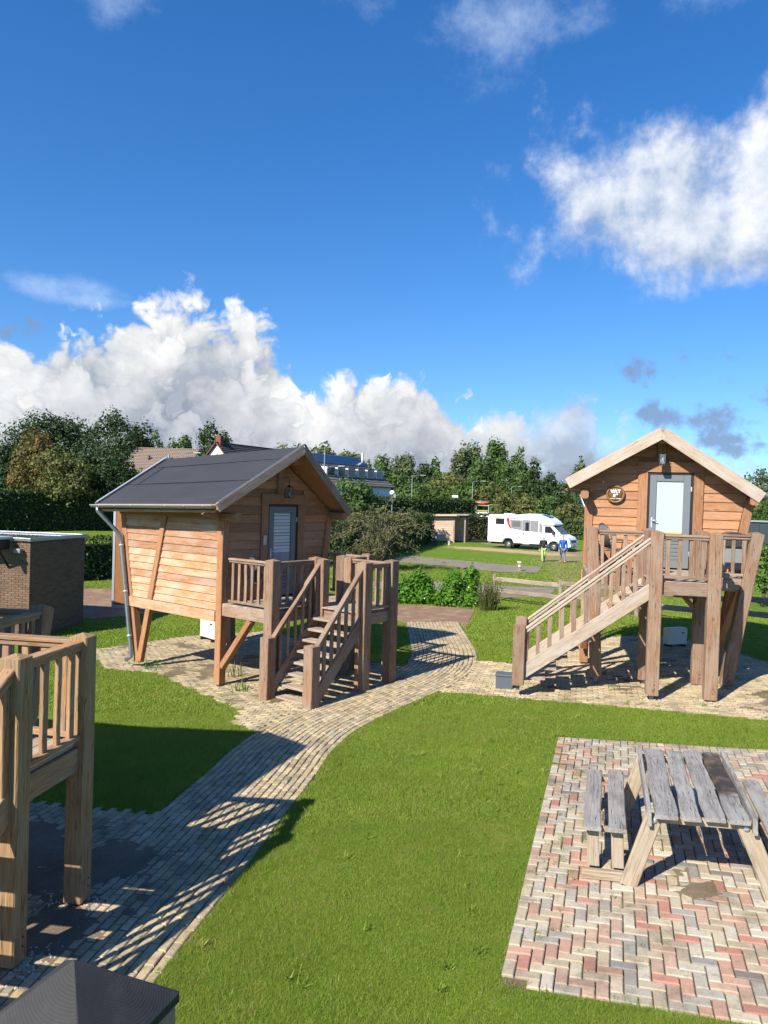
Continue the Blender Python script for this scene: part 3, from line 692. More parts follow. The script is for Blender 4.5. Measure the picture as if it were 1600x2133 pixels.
    lx0, lx1, lz1 = .05, dw - .05, dh - .05; gx0, gx1, gz0, gz1 = lx0 + .14, lx1 - .15, .78, lz1 - .14
    for (x0, x1, z0, z1, nme) in ((lx0, gx0, .03, lz1, 'stile'), (gx1, lx1, .03, lz1, 'stile'), (gx0, gx1, gz1, lz1, 'top_rail'), (gx0, gx1, gz0 - .16, gz0, 'lock_rail'), (gx0, gx1, .03, .2, 'bottom_rail')):
        box(nme, ((x0 + x1) / 2, -.012, (z0 + z1) / 2), (x1 - x0 - .002, .05, z1 - z0 - .002), DOORG, door, .004)
    zz = .2
    while zz < gz0 - .17:
        z1 = min(zz + .085, gz0 - .16); box('panel_slat', ((gx0 + gx1) / 2, .0, (zz + z1) / 2), (gx1 - gx0, .04, z1 - zz - .008), DOORG, door, .006); zz = z1
    if P['blind']:
        box('glass', ((gx0 + gx1) / 2, -.004, (gz0 + gz1) / 2), (gx1 - gx0, .008, gz1 - gz0), PANE, door, 0)
        ns = 12
        for i in range(ns):
            z = gz1 - (i + .5) * (gz1 - gz0) * .8 / ns; box('blind_slat', ((gx0 + gx1) / 2 + .01, -.0095, z), (gx1 - gx0 - .05, .003, (gz1 - gz0) * .8 / ns * (.82 if i % 3 else .5)), BLIND, door, 0)
    else:
        box('glass', ((gx0 + gx1) / 2, -.004, (gz0 + gz1) / 2), (gx1 - gx0, .012, gz1 - gz0), MINT, door, 0)
        box('draught_strip', ((gx0 + gx1) / 2, -.02, gz0 + .016), (gx1 - gx0 - .01, .016, .026), YEL, door, 0)
    box('handle_plate', (lx0 + .06, -.042, 1.0), (.035, .012, .22), ALU, door, .004)
    tube('handle', [(lx0 + .06, -.04, 1.05), (lx0 + .06, -.085, 1.05), (lx0 + .17, -.09, 1.05)], .011, ALU, door, 8)
    for z in (.35, 1.75): box('hinge', (lx1 + .012, -.045, z), (.025, .02, .1), ALU, door, .004)
    # ---- roof
    ovr, ove, rbr, rbe, tf, tb = P['ov_r'], P['ov_e'], P['rb_r'], P['rb_e'], P['tf'], P['tb']
    rf, rbk = V(ru, ovr, rz + tf), V(ru, -D - rbr, rz + tb)
    lf, lb = V(vu, ove, vz + tf * .45), V(vu, -D - rbe, vz + tb * .5)
    rf2, rb2 = V(vu2, ove, vz2 + tf * .2), V(vu2, -D - rbe, vz2 + tb * .5)
    roof = empty('roof', V(ru, 0, rz), 0, root); off = roof.location
    def slab(q0, q1, q2, q3):                                      # upper surface; underside RT below
        c = [Vector(q) - off for q in (q0, q1, q2, q3)]; dn = Vector((0, 0, -RT))
        Vv = c + [q + dn for q in c]; F_ = [(0, 1, 2, 3), (7, 6, 5, 4)] + [(i, 4 + i, 4 + (i + 1) % 4, (i + 1) % 4) for i in range(4)]
        return Vv, F_
    sv, sf = slab(lf, rf, rbk, lb); link('roof_slope', mesh('roof_slope', sv, sf[:1] + sf[1:], [ROOF, FRONT], [0, 1, 1, 1, 1, 1]), roof)
    sv, sf = slab(rf, rf2, rb2, rbk); link('roof_slope', mesh('roof_slope', sv, sf, [ROOF, FRONT], [0, 1, 1, 1, 1, 1]), roof)
    # soffit boards of the front overhang, seen from below
    for (e0, r0) in ((lf, rf), (rf2, rf)):
        for i in range(5):
            pass
    # felt laps
    def on(t, s):                                                 # t from eave to ridge, s from front to back
        f_ = lf.lerp(rf, t); b_ = lb.lerp(rbk, t); return f_.lerp(b_, s) - off
    nl = (rf - lf).cross(lb - lf).normalized(); nl = nl if nl.z > 0 else -nl
    def seam(t0, s0, t1, s1):
        beam('felt_lap', on(t0, s0) + nl * .002, on(t1, s1) + nl * .002, .016, .008, SEAM, roof, upv=nl, ch=.001)
    seam(.40, .01, .40, .99); seam(.78, .01, .78, .99); seam(.40, .9, .78, .9)
    # verge boards and metal trims
    mv = P['verge']; hv = P.get('hv', .2)
    dnv = Vector((0, 0, -hv / 2 + .035)); fwd = VV(0, .024, 0)
    for e, r_, s in ((lf, rf, -1), (rf2, rf, 1)):
        e2 = e + (e - r_).normalized() * .02
        beam('verge_board', e2 - off + dnv + fwd, r_ - off + dnv + fwd + (r_ - e).normalized() * (-.005 if s > 0 else .0), .045, hv * math.cos(math.atan(rl)) + .02, mv, roof)
        beam('verge_trim', e2 - off + Vector((0, 0, .052)) + fwd * .6, r_ - off + Vector((0, 0, .052)) + fwd * .6, .055, .014, P['trim'], roof, ch=.002)
    for e, r_ in ((lb, rbk), (rb2, rbk)):
        beam('verge_board', e - off + dnv - fwd, r_ - off + dnv - fwd, .045, hv, mv, roof)
        beam('verge_trim', e - off + Vector((0, 0, .045)) - fwd * .6, r_ - off + Vector((0, 0, .045)) - fwd * .6, .06, .03, ALU, roof, ch=.002)
    # gutters, half round
    for e0, e1, s in ((lf, lb, -1), (rf2, rb2, 1)):
        d = (e1 - e0); g0 = e0 + d * .01 + VV(s * .07, 0, -.05) - off; g1 = e1 + d.normalized() * .1 + VV(s * .07, 0, -.05) - off
        nseg = 9; Vv = []; F_ = []
        for p in (g0, g1):
            for k in range(nseg + 1):
                an = math.pi * k / nseg; Vv.append(p + Vector((math.cos(an) * .065, 0, -math.sin(an) * .065 + .02)))
        m0 = nseg + 1; F_ = [(k, k + 1, m0 + k + 1, m0 + k) for k in range(nseg)] + [tuple(range(m0)), tuple(range(2 * m0 - 1, m0 - 1, -1))]
        g = link('gutter', mesh('gutter', Vv, F_, [ZINC]), roof)
        beam('gutter_bead', g0 + Vector((s * .065, 0, .024)), g1 + Vector((s * .065, 0, .024)), .018, .018, ALU, g, ch=.004)
        for i in range(7):
            q = g0.lerp(g1, (i + .4) / 7)
            tube('bracket', [q + Vector((math.cos(math.pi * k / 6) * .069, 0, -math.sin(math.pi * k / 6) * .069 + .02)) for k in range(7)], .006, ZINC, g, 5)
        beam('fascia', e0 + d * .02 + VV(s * -.015, 0, -RT - .0) - off, e1 - off + VV(s * -.015, 0, -RT), .03, .11, WALL, roof)
    # ---- downpipe at the rear left corner
    ge = lb + VV(-.07, 0, -.1); q = [ge + VV(0, .12, .02), ge + VV(0, .13, -.06), V(-.09, vb(ze - .6) - .06, ze - .55), V(-.075, vb(ze - .75) - .05, ze - .75), V(-.075, vb(.25) - .05, .25), V(-.08, vb(.1) - .06, .12), V(-.16, vb(.1) - .16, .03)]
    dp = tube('downpipe', q, .047, ZINC, root, 12)
    for t in (.02, .45, .86):
        p = q[3].lerp(q[4], t); dd = (q[4] - q[3]).normalized(); tube('pipe_clip', [p - dd * .02, p + dd * .02], .056, ALU, dp, 12)
    V = VD
    # ---- deck: strip along the front, landing further out on the right
    deck = empty('deck', V(W / 2, a / 2, h), 0, root); do = deck.location
    bw = .14; nbd = int(a / (bw + .006)); uL, uRr = .02, P['st'] - .05
    for i in range(nbd):
        v0 = .02 + i * (a - .02) / nbd; v1 = v0 + (a - .02) / nbd - .007
        beam('deck_board', V(uL, (v0 + v1) / 2, h - .014) - do, V(uRr, (v0 + v1) / 2, h - .014) - do, v1 - v0, .028, TREAD, deck, ch=.003)
    nbd = int(b / (bw + .006))
    for i in range(nbd):
        v0 = a + i * b / nbd; v1 = v0 + b / nbd - .007
        beam('deck_board', V(c1 - .09, (v0 + v1) / 2, h - .014) - do, V(c2 + .08, (v0 + v1) / 2, h - .014) - do, v1 - v0, .028, TREAD, deck, ch=.003)
    zb = h - .03 - .115
    def jst(p, q): beam('deck_beam', p - do, q - do, .07, .23, mr, deck, ch=.006, wob=.004, segs=4, seed=rnd.randint(0, 999))
    jst(V(.05, .02, zb), V(.05, a, zb)); jst(V(.05, a - .0, zb), V(P['st'] - .1, a - .0, zb)); jst(V(P['st'] - .1, .02, zb), V(P['st'] - .1, a, zb))
    jst(V(c1, a, zb), V(c1, a + b, zb)); jst(V(c2, a, zb), V(c2, a + b, zb)); jst(V(c1, a + b, zb), V(c2, a + b, zb))
    jst(V(W * .5, .02, zb - .005), V(W * .5, a, zb - .005))
    # posts of the deck
    lp = P.get('lp', 0)
    post(.10 + lp, a, .10, a, top, seed=1)
    post(c1, a, c1, a, top, seed=2, z0=.06); post(c1, a + b, c1, a + b, top, seed=3); post(c2, a, c2, a, top, seed=4); post(c2, a + b, c2, a + b, top, seed=5)
    post(P['sb'], a, P['st'], a, top, seed=6)
    post(c1 + .01, a + P['vi'] + .03, c1 + .01, a + P['vi'] + .03, top - .02, w=pw * .9, seed=7, z0=h - .5, foot=False); post(c2 - .0, a + P['vi'] + .03, c2 - .0, a + P['vi'] + .03, top - .02, w=pw * .9, seed=9, z0=h - .5, foot=False)
    # knee braces
    beam('knee_brace', V(.09, .0, .35), V(.09, min(.85, a - .2), h - .27), .15, .12, fr, root, ch=.008)
    beam('knee_brace', V(uR(0) + .05, .0, .5), V(W - .4, min(.8, a - .2), h - .27), .15, .12, fr, root, ch=.008)
    beam('knee_brace', V(c2, a + .02, h - .75), V(c2 - .42, a + .02, h - .27), .12, .09, fr, root, ch=.008)
    # ---- railings
    zr = top - .10
    def railing(p, q, base=h):
        r_ = empty('railing', p, 0, root); o = r_.location; d = (q - p); L = d.length; dn = d.normalized(); e = pw / 2 - .01
        p2, q2 = dn * e, d - dn * e; Z = lambda z: Vector((0, 0, z - o.z))
        beam('top_rail', p2 + Z(zr + .012), q2 + Z(zr + .012), .125, .042, mr, r_, ch=.006, wob=.003, segs=4, seed=rnd.randint(0, 999))
        beam('under_rail', p2 + Z(zr - .036), q2 + Z(zr - .036), .085, .045, mr, r_, ch=.005)
        beam('bottom_rail', p2 + Z(base + .065), q2 + Z(base + .065), .1, .05, mr, r_, ch=.006)
        nbal = max(1, round((L - 2 * e) / .2)); 
        for i in range(nbal):
            t = e + (L - 2 * e) * (i + .5) / nbal; bp = dn * t
            beam('baluster', bp + Z(base + .09), bp + Z(zr - .058), .07 + rnd.uniform(-.008, .012), .04, mr, r_, upv=dn.cross(Vector((0, 0, 1))), ch=.005, wob=.006, segs=3, seed=rnd.randint(0, 20))
    railing(V(.09, .06, h), V(.10, a, h)); railing(V(.10, a, h), V(c1, a, h))
    railing(V(c1, a + b, h), V(c2, a + b, h)); railing(V(c2, a + b, h), V(c2, a, h)); railing(V(c2, a, h), V(P['st'] - .03, a, h)); railing(V(P['st'] - .06, a, h), V(W - .12, .05, h))
    # ---- stairs, running down to the left along the front
    st = empty('staircase', V(c1, a + b / 2, h), 0, root); so = st.location
    Ls, ns, nt = P['Ls'], P['ns'], P['nt']; un = c1 - Ls
    vi = a + P['vi']
    for vv in (vi, a + b):
        beam('newel_post', V(un, vv, ns + .04) - so, V(un, vv, ns + nt - .03) - so, pw, pw, mp, st, upv=(1, 0, 0), ch=.012, cap=.03, seed=8)
        box('post_foot', V(un, vv, ns) - so, (.07, .07, .12), STEEL, st, .004)
    sd = Vector((-Ls, 0, ns - h)); rise = h - ns
    ztop_l, zbot_l = h - .18, ns + .26
    for vv in (vi, a + b):
        s = beam('stringer', V(c1 - .05, vv, ztop_l) - so, V(un + .05, vv, zbot_l) - so, .06, .25, P['stringer'], st, ch=.006, wob=.004, segs=5, seed=rnd.randint(0, 99))
        beam('handrail', V(c1 - .06, vv, top - .12) - so, V(un + .06, vv, ns + nt - .12) - so, .11, .042, P['hand'], st, ch=.008, wob=.003, segs=5, seed=3)
        beam('under_rail', V(c1 - .06, vv, top - .185) - so, V(un + .06, vv, ns + nt - .185) - so, .08, .045, P['hand'], st, ch=.005)
        nb_ = max(5, round(Ls / .22))
        for i in range(nb_):
            t = (i + .6) / (nb_ + .2); u = c1 + (un - c1) * t
            zl_ = ztop_l + (zbot_l - ztop_l) * t + .06; zh = top - .2 + (ns + nt - top) * t
            beam('baluster', V(u, vv, zl_) - so, V(u, vv, zh) - so, .075 + rnd.uniform(-.008, .012), .04, mr, st, upv=(0, 1, 0), ch=.005, wob=.006, segs=3, seed=rnd.randint(0, 20))
    ntd = P['ntd']
    for i in range(1, ntd):
        t = i / ntd; u = c1 - .02 - (Ls - .02) * t * .93; z = h - rise * t
        beam('tread', V(u, vi + .035, z - .025) - so, V(u, a + b - .035, z - .025) - so, .27, .05, TREAD, st, ch=.008)
    return root
base = dict(lean=.28, ov=.7, pt=.95, strut_v=-2.0, post=POST, rail=RAIL, verge=VERGE, stringer=RAIL, hand=RAIL, blind=False, ov_r=.72, ov_e=.68, rb_r=.3, rb_e=.3, tf=0, tb=0, ns=0.0, ntd=9, trim=ZINC, pw=.225, vi=.17)
CL = dict(base, pw=.232, x=-3.3595, y=15.913, z=-.133, yaw=.908, W=3.42, D=3.77, h=1.69, pt=1.035, a=1.426, b=1.347, c1=1.342, c2=2.225, st=3.10, sb=2.74, ze=3.50, er=.80, vu=-.485, vz=3.736, ru=1.65, rz=4.987, vu2=3.55, vz2=3.663,
          ov=.6, ov_r=.68, ov_e=.40, rb_r=.48, rb_e=.18, tf=.10, tb=-.14, du=1.29, dw=.942, Ls=1.48, nt=1.39, ns=-.15, blind=True, seed=1, ntd=9,
          label='stilt cabin with lit plank side wall, dark felt roof and downpipe at its corner')
CR = dict(base, x=4.447, y=16.906, z=.345, yaw=-.2114, br=-.11, W=3.464, D=3.56, h=2.165, pt=.92, a=1.493, b=1.23, c1=1.19, c2=2.197, st=3.206, sb=2.726, rlu=.12, ze=3.718, er=.744, vu=-.333, vz=4.064, ru=1.585, rz=5.17, vu2=3.534, vz2=3.86,
          du=1.323, dw=.936, Ls=2.434, nt=1.19, seed=2, vi=.06, hv=.25, ov=.5, ov_r=.44, ov_e=.38, trim=PALE, verge=PALE, stringer=PALE, hand=PALE, lp=.17, ntd=11, sill=.05,
          label='stilt cabin whose sunlit front carries the round sign and pale gable boards')
CT = dict(base, pw=.19, x=-6.0135, y=5.852, z=-.19, yaw=1.4144, W=3.426, D=3.56, h=1.6, pt=1.062, a=1.435, b=1.417, c1=.961, c2=1.986, st=3.51, sb=2.9, ze=3.45, er=.744, vu=-.397, vz=3.72, ru=1.616, rz=4.95, vu2=3.534, vz2=3.69,
          du=1.3, dw=.945, Ls=2.3, nt=1.45, ns=-.05, seed=3, post=NEWPOST, rail=NEWRAIL, stringer=NEWRAIL, hand=NEWRAIL,
          label='stilt cabin of fresh yellow-brown posts with gravel round their feet, beside the shaded path')
cabL = cabin(CL); cabR = cabin(CR); cabT = cabin(CT)
def cpt(P, u, v, z, body=False):
    if body:
        br = P.get('br', 0.0); u, v = 1.7 + (u - 1.7) * math.cos(br) + v * math.sin(br), v * math.cos(br) - (u - 1.7) * math.sin(br)
    c, s = math.cos(P['yaw']), math.sin(P['yaw']); return Vector((P['x'] + u * c + v * s, P['y'] + u * s - v * c, P['z'] + z))

# ------------------------------------------------------------------ things on and under the cabins
def text_mesh(name, txt, size, depth, mat, par, loc, rot, bold=0.0, sx=1.0):
    cu = bpy.data.curves.new(name, 'FONT'); cu.body = txt; cu.size = size; cu.extrude = depth; cu.align_x = 'CENTER'; cu.align_y = 'CENTER'; cu.offset = bold
    t = bpy.data.objects.new(name, cu); col.objects.link(t)
    me = bpy.data.meshes.new_from_object(t.evaluated_get(bpy.context.evaluated_depsgraph_get())); bpy.data.objects.remove(t); me.name = name
    me.materials.clear(); me.materials.append(mat)
    o = link(name, me, par); o.location = loc; o.rotation_euler = rot; o.scale = (sx, 1, 1); return o
def lathe(name, prof, mat, par=None, n=28, axis='Z', loc=(0, 0, 0), smooth=True):
    V = []; Fc = []; m = len(prof)
    for i in range(n):
        a = 2 * math.pi * i / n
        for r_, z in prof:
            p = (r_ * math.cos(a), r_ * math.sin(a), z)
            V.append(p if axis == 'Z' else (p[0], p[2], p[1]) if axis == 'Y' else (p[2], p[0], p[1]))
    for i in range(n):
        j = (i + 1) % n
        for k in range(m - 1): Fc.append((i * m + k, j * m + k, j * m + k + 1, i * m + k + 1))
    me = mesh(name, V, Fc, [mat], smooth=smooth); o = link(name, me, par); o.location = loc
    bm = bmesh.new(); bm.from_mesh(me); bmesh.ops.remove_doubles(bm, verts=bm.verts[:], dist=1e-5); bmesh.ops.recalc_face_normals(bm, faces=bm.faces[:]); bm.to_mesh(me); bm.free()
    return o
SIGNB = plain('sign_brown', (.165, .085, .028), .45, 0, .4, .12, 8); SIGNR = plain('sign_rim', (.20, .11, .04), .45, 0, .4, .15, 10)
def make_sign():
    p = cpt(CR, .66, -.022, 2.165 + 1.60, True); s = empty('round_sign', p, CR['yaw'] + CR['br'])
    tag(s, 'round brown sign with white lettering on the sunlit plank front', 'sign')
    lathe('disc', [(0, -.035), (.165, -.035), (.165, -.0), (0, 0)], SIGNB, s, 40, 'Y')
    lathe('rim', [(.15, 0), (.15, -.045), (.165, -.058), (.185, -.058), (.2, -.045), (.2, 0)], SIGNR, s, 40, 'Y')
    for t, z, sz, bo in (('VAT', .062, .105, .0035), ('69', -.028, .095, .0035), ('SCOTCH WHISKY', -.098, .031, .0008)):
        text_mesh('lettering', t, sz, .003, WHITE, s, (0, -.04, z), (math.pi / 2, 0, 0), bo, 1.12)
make_sign()
LGL = NT('lantern_glass'); LGL.b.inputs['Transmission Weight'].default_value = .95; LGL.fin((.85, .88, .88), .05); LGL = LGL.m
def lantern(P, lab):
    zt_ = P['h'] + 2.1 + .36; p = cpt(P, P['ru'] + .02, .24, zt_ + .13, True); L = empty('hanging_lantern', p, P['yaw'] + P.get('br', 0)); tag(L, lab, 'lantern', 'lanterns over the cabin doors')
    tube('hook', [(0, .24, .1), (0, .02, .13), (0, 0, .08), (0, 0, -.05)], .007, IRON, L, 6)
    lathe('top_cap', [(0, -.04), (.02, -.05), (.09, -.09), (.09, -.1), (0, -.1)], IRON, L, 4, smooth=False)
    for sx in (-1, 1):
        for sy in (-1, 1): box('bar', (sx * .062, sy * .062, -.21), (.012, .012, .23), IRON, L, 0)
    for a, b in (((.132, .012), 0), ((.012, .132), 0)):
        pass
    box('base_plate', (0, 0, -.33), (.14, .14, .014), IRON, L, .003)
    for rz_ in range(4):
        g = box('glass', (math.sin(rz_ * math.pi / 2) * .06, math.cos(rz_ * math.pi / 2) * .06, -.215), (.11, .003, .21), LGL, L, 0, rz=-rz_ * math.pi / 2)
    lathe('bulb', [(0, -.31), (.02, -.3), (.028, -.26), (.02, -.22), (.012, -.18), (0, -.18)], WHITE, L, 10)
lantern(CL, 'black iron lantern hanging in the shaded gable over the blind-covered door')
lantern(CR, 'black iron lantern whose shadow falls on the pale glazed door')
o = box('door_plaque', cpt(CL, CL['du'] - .11, .025, CL['h'] + 1.3), (.10, .014, .22), plain('plaque', (.55, .47, .38), .6), None, .01, rz=CL['yaw']); tag(o, 'small pale plaque on the door post of the cabin with a blind', 'plaque')
CREAM = plain('cream_enamel', (.62, .58, .47), .5, 0, .4, .06, 5)
def heat_pump(p, rz, lab, sc=1.0):
    o = empty('heat_pump', p, rz); tag(o, lab, 'heat pump', 'air units under the cabins'); o.scale = (sc, sc, sc)
    box('casing', (0, 0, .38), (.30, .78, .56), CREAM, o, .02)
    for k in range(3): lathe('fan_ring', [(.06 + .075 * k, .151), (.06 + .075 * k, .168), (.075 + .075 * k, .168), (.075 + .075 * k, .151)], IRON, o, 28, 'X', (0, .1, .38))
    for k in range(4): box('fan_bar', (.162, .1, .38), (.008, .5, .012), IRON, o, 0, rot=(k * math.pi / 4, 0, 0))
    for y in (-.28, .28): box('foot', (0, y, .05), (.36, .07, .1), BLACK, o, .01)
    tube('pipe', [(-.05, -.39, .3), (-.05, -.46, .3), (-.02, -.5, .25), (.1, -.55, .05), (.3, -.7, .02)], .02, BLACK, o, 8)
    tube('pipe', [(.05, -.39, .24), (.05, -.48, .24), (.1, -.52, .15), (.2, -.6, .02)], .02, BLACK, o, 8)
    box('grip', (-.152, -.2, .5), (.01, .12, .04), BLACK, o, .004)
q = G(424, 1336); heat_pump((q.x + .2, q.y + .1, float(zt(q.x, q.y))), .75, 'cream air unit on the pavers under the cabin with the downpipe')
q = G(1408, 1350); heat_pump((q.x + .05, q.y + .2, float(zt(q.x, q.y))), 1.9, 'white air unit in shade under the cabin with the round sign', .72)
q = G(1057, 1434); SLATE = plain('slate_panel', (.085, .10, .12), .55, 0, .4, .1, 3)
o = empty('boot_scraper_box', (2.53, 15.22, .14), -.25); tag(o, 'flat slate grey box on the pavers beside the stair newel', 'box')
box('box_body', (0, 0, .13), (.34, .3, .26), SLATE, o, .012); box('box_lid', (0, 0, .27), (.37, .33, .035), SLATE, o, .01)
# a grey slatted chair and a dark barbecue on the right cabin's deck
def deck_chair(P, u, v, rz, lab):
    c = empty('deck_chair', cpt(P, u, v, P['h']), P['yaw'] + rz); tag(c, lab, 'chair')
    GR = plain('chair_grey', (.09, .085, .085), .5)
    for x in (-.24, .24):
        tube('leg', [(x, -.2, 0), (x, -.24, .62), (x, .2, .62)], .015, GR, c, 6); tube('leg', [(x, .24, 0), (x, .2, .62), (x, .3, .9)], .015, GR, c, 6)
    for i in range(6): box('seat_slat', (0, -.2 + i * .075, .42), (.46, .06, .02), GR, c, .004)
    for i in range(7):
        x = -.2 + i * .067; tube('back_slat', [(x, .2, .45), (x, .27, .7), (x, .33, .9 + .06 * math.cos(x * 6))], .014, GR, c, 6)
    tube('back_bow', [(-.24, .3, .88), (-.12, .33, .95), (0, .335, .97), (.12, .33, .95), (.24, .3, .88)], .016, GR, c, 6)
deck_chair(CR, .66, .62, 1.9, 'dark slatted chair on the deck under the round sign')
deck_chair(CL, .75, .55, 1.2, 'dark slatted chair on the deck in front of the shaded door')
b = empty('barbecue', cpt(CR, 2.95, .62, CR['h']), CR['yaw']); tag(b, 'dark grey barbecue cart on the deck corner by the sloping post', 'barbecue')
BBQ = plain('bbq_grey', (.06, .065, .07), .35, .3)
for x in (-.2, .2):
    for y in (-.15, .15): box('leg', (x, y, .3), (.035, .035, .6), BBQ, b, .004)
box('firebox', (0, 0, .64), (.5, .4, .14), BBQ, b, .02); extrude_profile('lid', [(.25 * math.cos(k * math.pi / 8), .715 + .17 * math.sin(k * math.pi / 8)) for k in range(9)], -.2, .2, BBQ, b)
box('side_panel', (0, -.165, .33), (.36, .015, .42), plain('bbq_pale', (.28, .3, .31), .4, .3), b, .004); tube('lid_handle', [(-.14, -.2, .78), (-.14, -.25, .8), (.14, -.25, .8), (.14, -.2, .78)], .011, IRON, b, 6)

# post of the deck the picture is taken from
def near_post():
    p = at(154.5, 1998.5, .95); o = empty('deck_post', (p.x, p.y, float(zt(p.x, p.y))), R(26 - 45)); tag(o, 'weathered deck post with a low pyramid cap coloured dark as in shade', 'post')
    hz = p.z - o.location.z; w = .19; hc = .076
    beam('shaft', (0, 0, 0), (0, 0, hz - hc - .006), w - .006, w - .006, POST, o, upv=(1, 0, 0), ch=.004)
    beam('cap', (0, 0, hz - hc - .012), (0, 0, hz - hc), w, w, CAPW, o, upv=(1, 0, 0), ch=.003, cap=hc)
near_post()

# ------------------------------------------------------------------ picnic table
def picnic():
    ang = R(-16.0); c = Vector((3.39, 8.10)); z = float(zt(c.x, c.y)) + .02
    t = empty('picnic_table', (c.x, c.y, z), ang); t.rotation_euler = (0, -math.atan(.06) * .9, ang)
    tag(t, 'silver weathered picnic table with joined benches on the coloured brick patio', 'table')
    L = 2.06; H = .74
    xs = [(-.30, .21), (-.075, .17), (.135, .185), (.345, .19)]
    CH = wood('charred_board', (.315, .295, .270), (.165, .152, .138), (.36, .345, .32), .6, .5, .75, .6, .12, .9, (.62, 2.0))
    for i, (x, w) in enumerate(xs):
        beam('top_board', (x, -L / 2 + rng.uniform(-.02, .02), H - .02), (x + rng.uniform(-.012, .012), L / 2 + rng.uniform(-.03, .03), H - .02 + rng.uniform(-.004, .004)), w, .042, CH if i == 3 else GREYW, t, ch=.008, wob=.012, segs=7, seed=40 + i)
    for s, x in ((-1, -.455), (1, .475)):
        beam('edge_board', (x, -L / 2, H - .045), (x, L / 2, H - .045), .04, .16, GREYW, t, ch=.006, wob=.005, segs=5, seed=50 + s)
    for y in (-L / 2 + .12, L / 2 - .12):
        beam('cross_beam', (-.47, y, H - .085), (.49, y, H - .085), .06, .07, LEGW, t, ch=.006)
        for s in (-1, 1):
            beam('leg', (s * .66, y - .02, -.02), (s * .40, y - .02, H - .045), .16, .06, LEGW, t, upv=(0, 1, 0), ch=.01)
            lathe('washer', [(0, -.012), (.028, -.012), (.028, 0), (0, 0)], ALU, t, 16, 'Y', (s * .41, y - .05, H - .09))
        # ground beams that tie the benches to the frame
        for s in (-1, 1):
            beam('foot_beam', (s * .60, y + .03, .035), (s * 1.10, y + .03, .035), .07, .09, LEGW, t, ch=.006)
    for s in (-1, 1):
        b = empty('bench', (s * .87, .06, 0), 0, t); BL = 1.72
        for k in (-1, 1):
            beam('seat_board', (k * .12, -BL / 2, .45), (k * .12 + .01, BL / 2, .45), .175, .045, GREYW, b, ch=.008, wob=.006, segs=5, seed=60 + s * 3 + k)
            for y in (-BL / 2 + .13, BL / 2 - .13): beam('leg', (k * .12, y, .03), (k * .12, y, .425), .12, .06, LEGW, b, upv=(0, 1, 0), ch=.006)
        for y in (-BL / 2 + .13, BL / 2 - .13): beam('seat_bearer', (-.2, y, .405), (.2, y, .405), .05, .05, LEGW, b, ch=.005)
picnic()

# ------------------------------------------------------------------ brick shed behind the near cabin
def shed():
    n = Vector((-9.42, 20.3)); e = Vector((-8.98, 22.9)); d1 = (e - n).normalized(); d0 = Vector((-d1.y, d1.x)); # d0 points to the left
    ang = math.atan2(d1.y, d1.x); z0 = -.25
    o = empty('brick_shed', (n.x, n.y, z0), ang); tag(o, 'flat-roofed brick shed with a white roof edge', 'shed')
    LX, LY, H = (e - n).length, 5.0, 2.72
    mor = plain('mortar', (.16, .13, .10), .9, 0, .2, .15, 6)
    bms = [brickmat('shed_brick_%d' % i, c, .12) for i, c in enumerate([(.165, .10, .064), (.195, .117, .075), (.135, .086, .06), (.175, .118, .085)])]
    box('wall', (LX / 2, LY / 2, H / 2 - .05), (LX - .024, LY - .024, H - .1), mor, o, 0)
    # bricks: local face along x at y=0 (shaded side) and along y at x=0 (lit end)
    items = []
    bh = .0625; nrow = int(H / bh)
    for r_ in range(nrow):
        z = r_ * bh + .03
        for face in (0, 1):
            L = LX if face == 0 else LY; t = -.1 if r_ % 2 else 0.0
            while t < L:
                a, b = max(0, t), min(L, t + .2)
                if b - a > .05:
                    items.append((face, (a + b) / 2, z, b - a - .0))
                t += .212
    def vis(q):
        face, t, z, l = q; return (0 if face == 1 and t < 1.4 else 1, t, -z)
    items.sort(key=vis)
    V = []; Fc = []; mi = []
    for i, (face, t, z, l) in enumerate(items):
        c = random.randrange(4); me = brick_mesh(round(l, 2), .052, bms[c], .03, .003)
        m = Matrix.Translation((t, -.0 + random.gauss(0, .001), z)) @ Matrix.Rotation(math.pi / 2, 4, 'X') if face == 0 else Matrix.Translation((random.gauss(0, .001), t, z)) @ Matrix.Rotation(-math.pi / 2, 4, 'Z') @ Matrix.Rotation(math.pi / 2, 4, 'X')
        if i < 300: link('brick', me, o, None, m)
        else:
            b = len(V); V += [m @ v.co for v in me.vertices]
            for p in me.polygons: Fc.append(tuple(b + q for q in p.vertices)); mi.append(c)
    tag(link('brick_field', mesh('brick_field', V, Fc, bms, mi), o), kind='stuff')
    ROOFW = plain('shed_roof', (.035, .038, .042), .08, 0, .6)                 # wet felt
    box('roof', (LX / 2, LY / 2, H - .02), (LX - .1, LY - .1, .05), ROOFW, o, 0)
    for c, s in (((LX / 2, -.0, H), (LX + .14, .1, .09)), ((LX / 2, LY, H), (LX + .14, .1, .09)), ((0, LY / 2, H + .002), (.1, LY + .1, .09)), ((LX, LY / 2, H + .002), (.1, LY + .1, .09))):
        box('roof_edge', c, s, ZINC, o, .01)
    # flat awning over the lit end on brackets, hung lamp
    box('awning', (-.38, .95, H + .05), (.75, .9, .06), ALU, o, .008); box('awning_side', (-.42, .55, H - .13), (.6, .06, .26), BLACK, o, .01); box('awning_lamp', (-.1, .28, H - .3), (.14, .2, .12), plain('lamp_grey', (.2, .2, .2), .5), o, .02)
    for y in (.62, 1.3): beam('bracket', (-.02, y, H - .75), (-.65, y, H - .02), .05, .05, IRON, o)
shed()

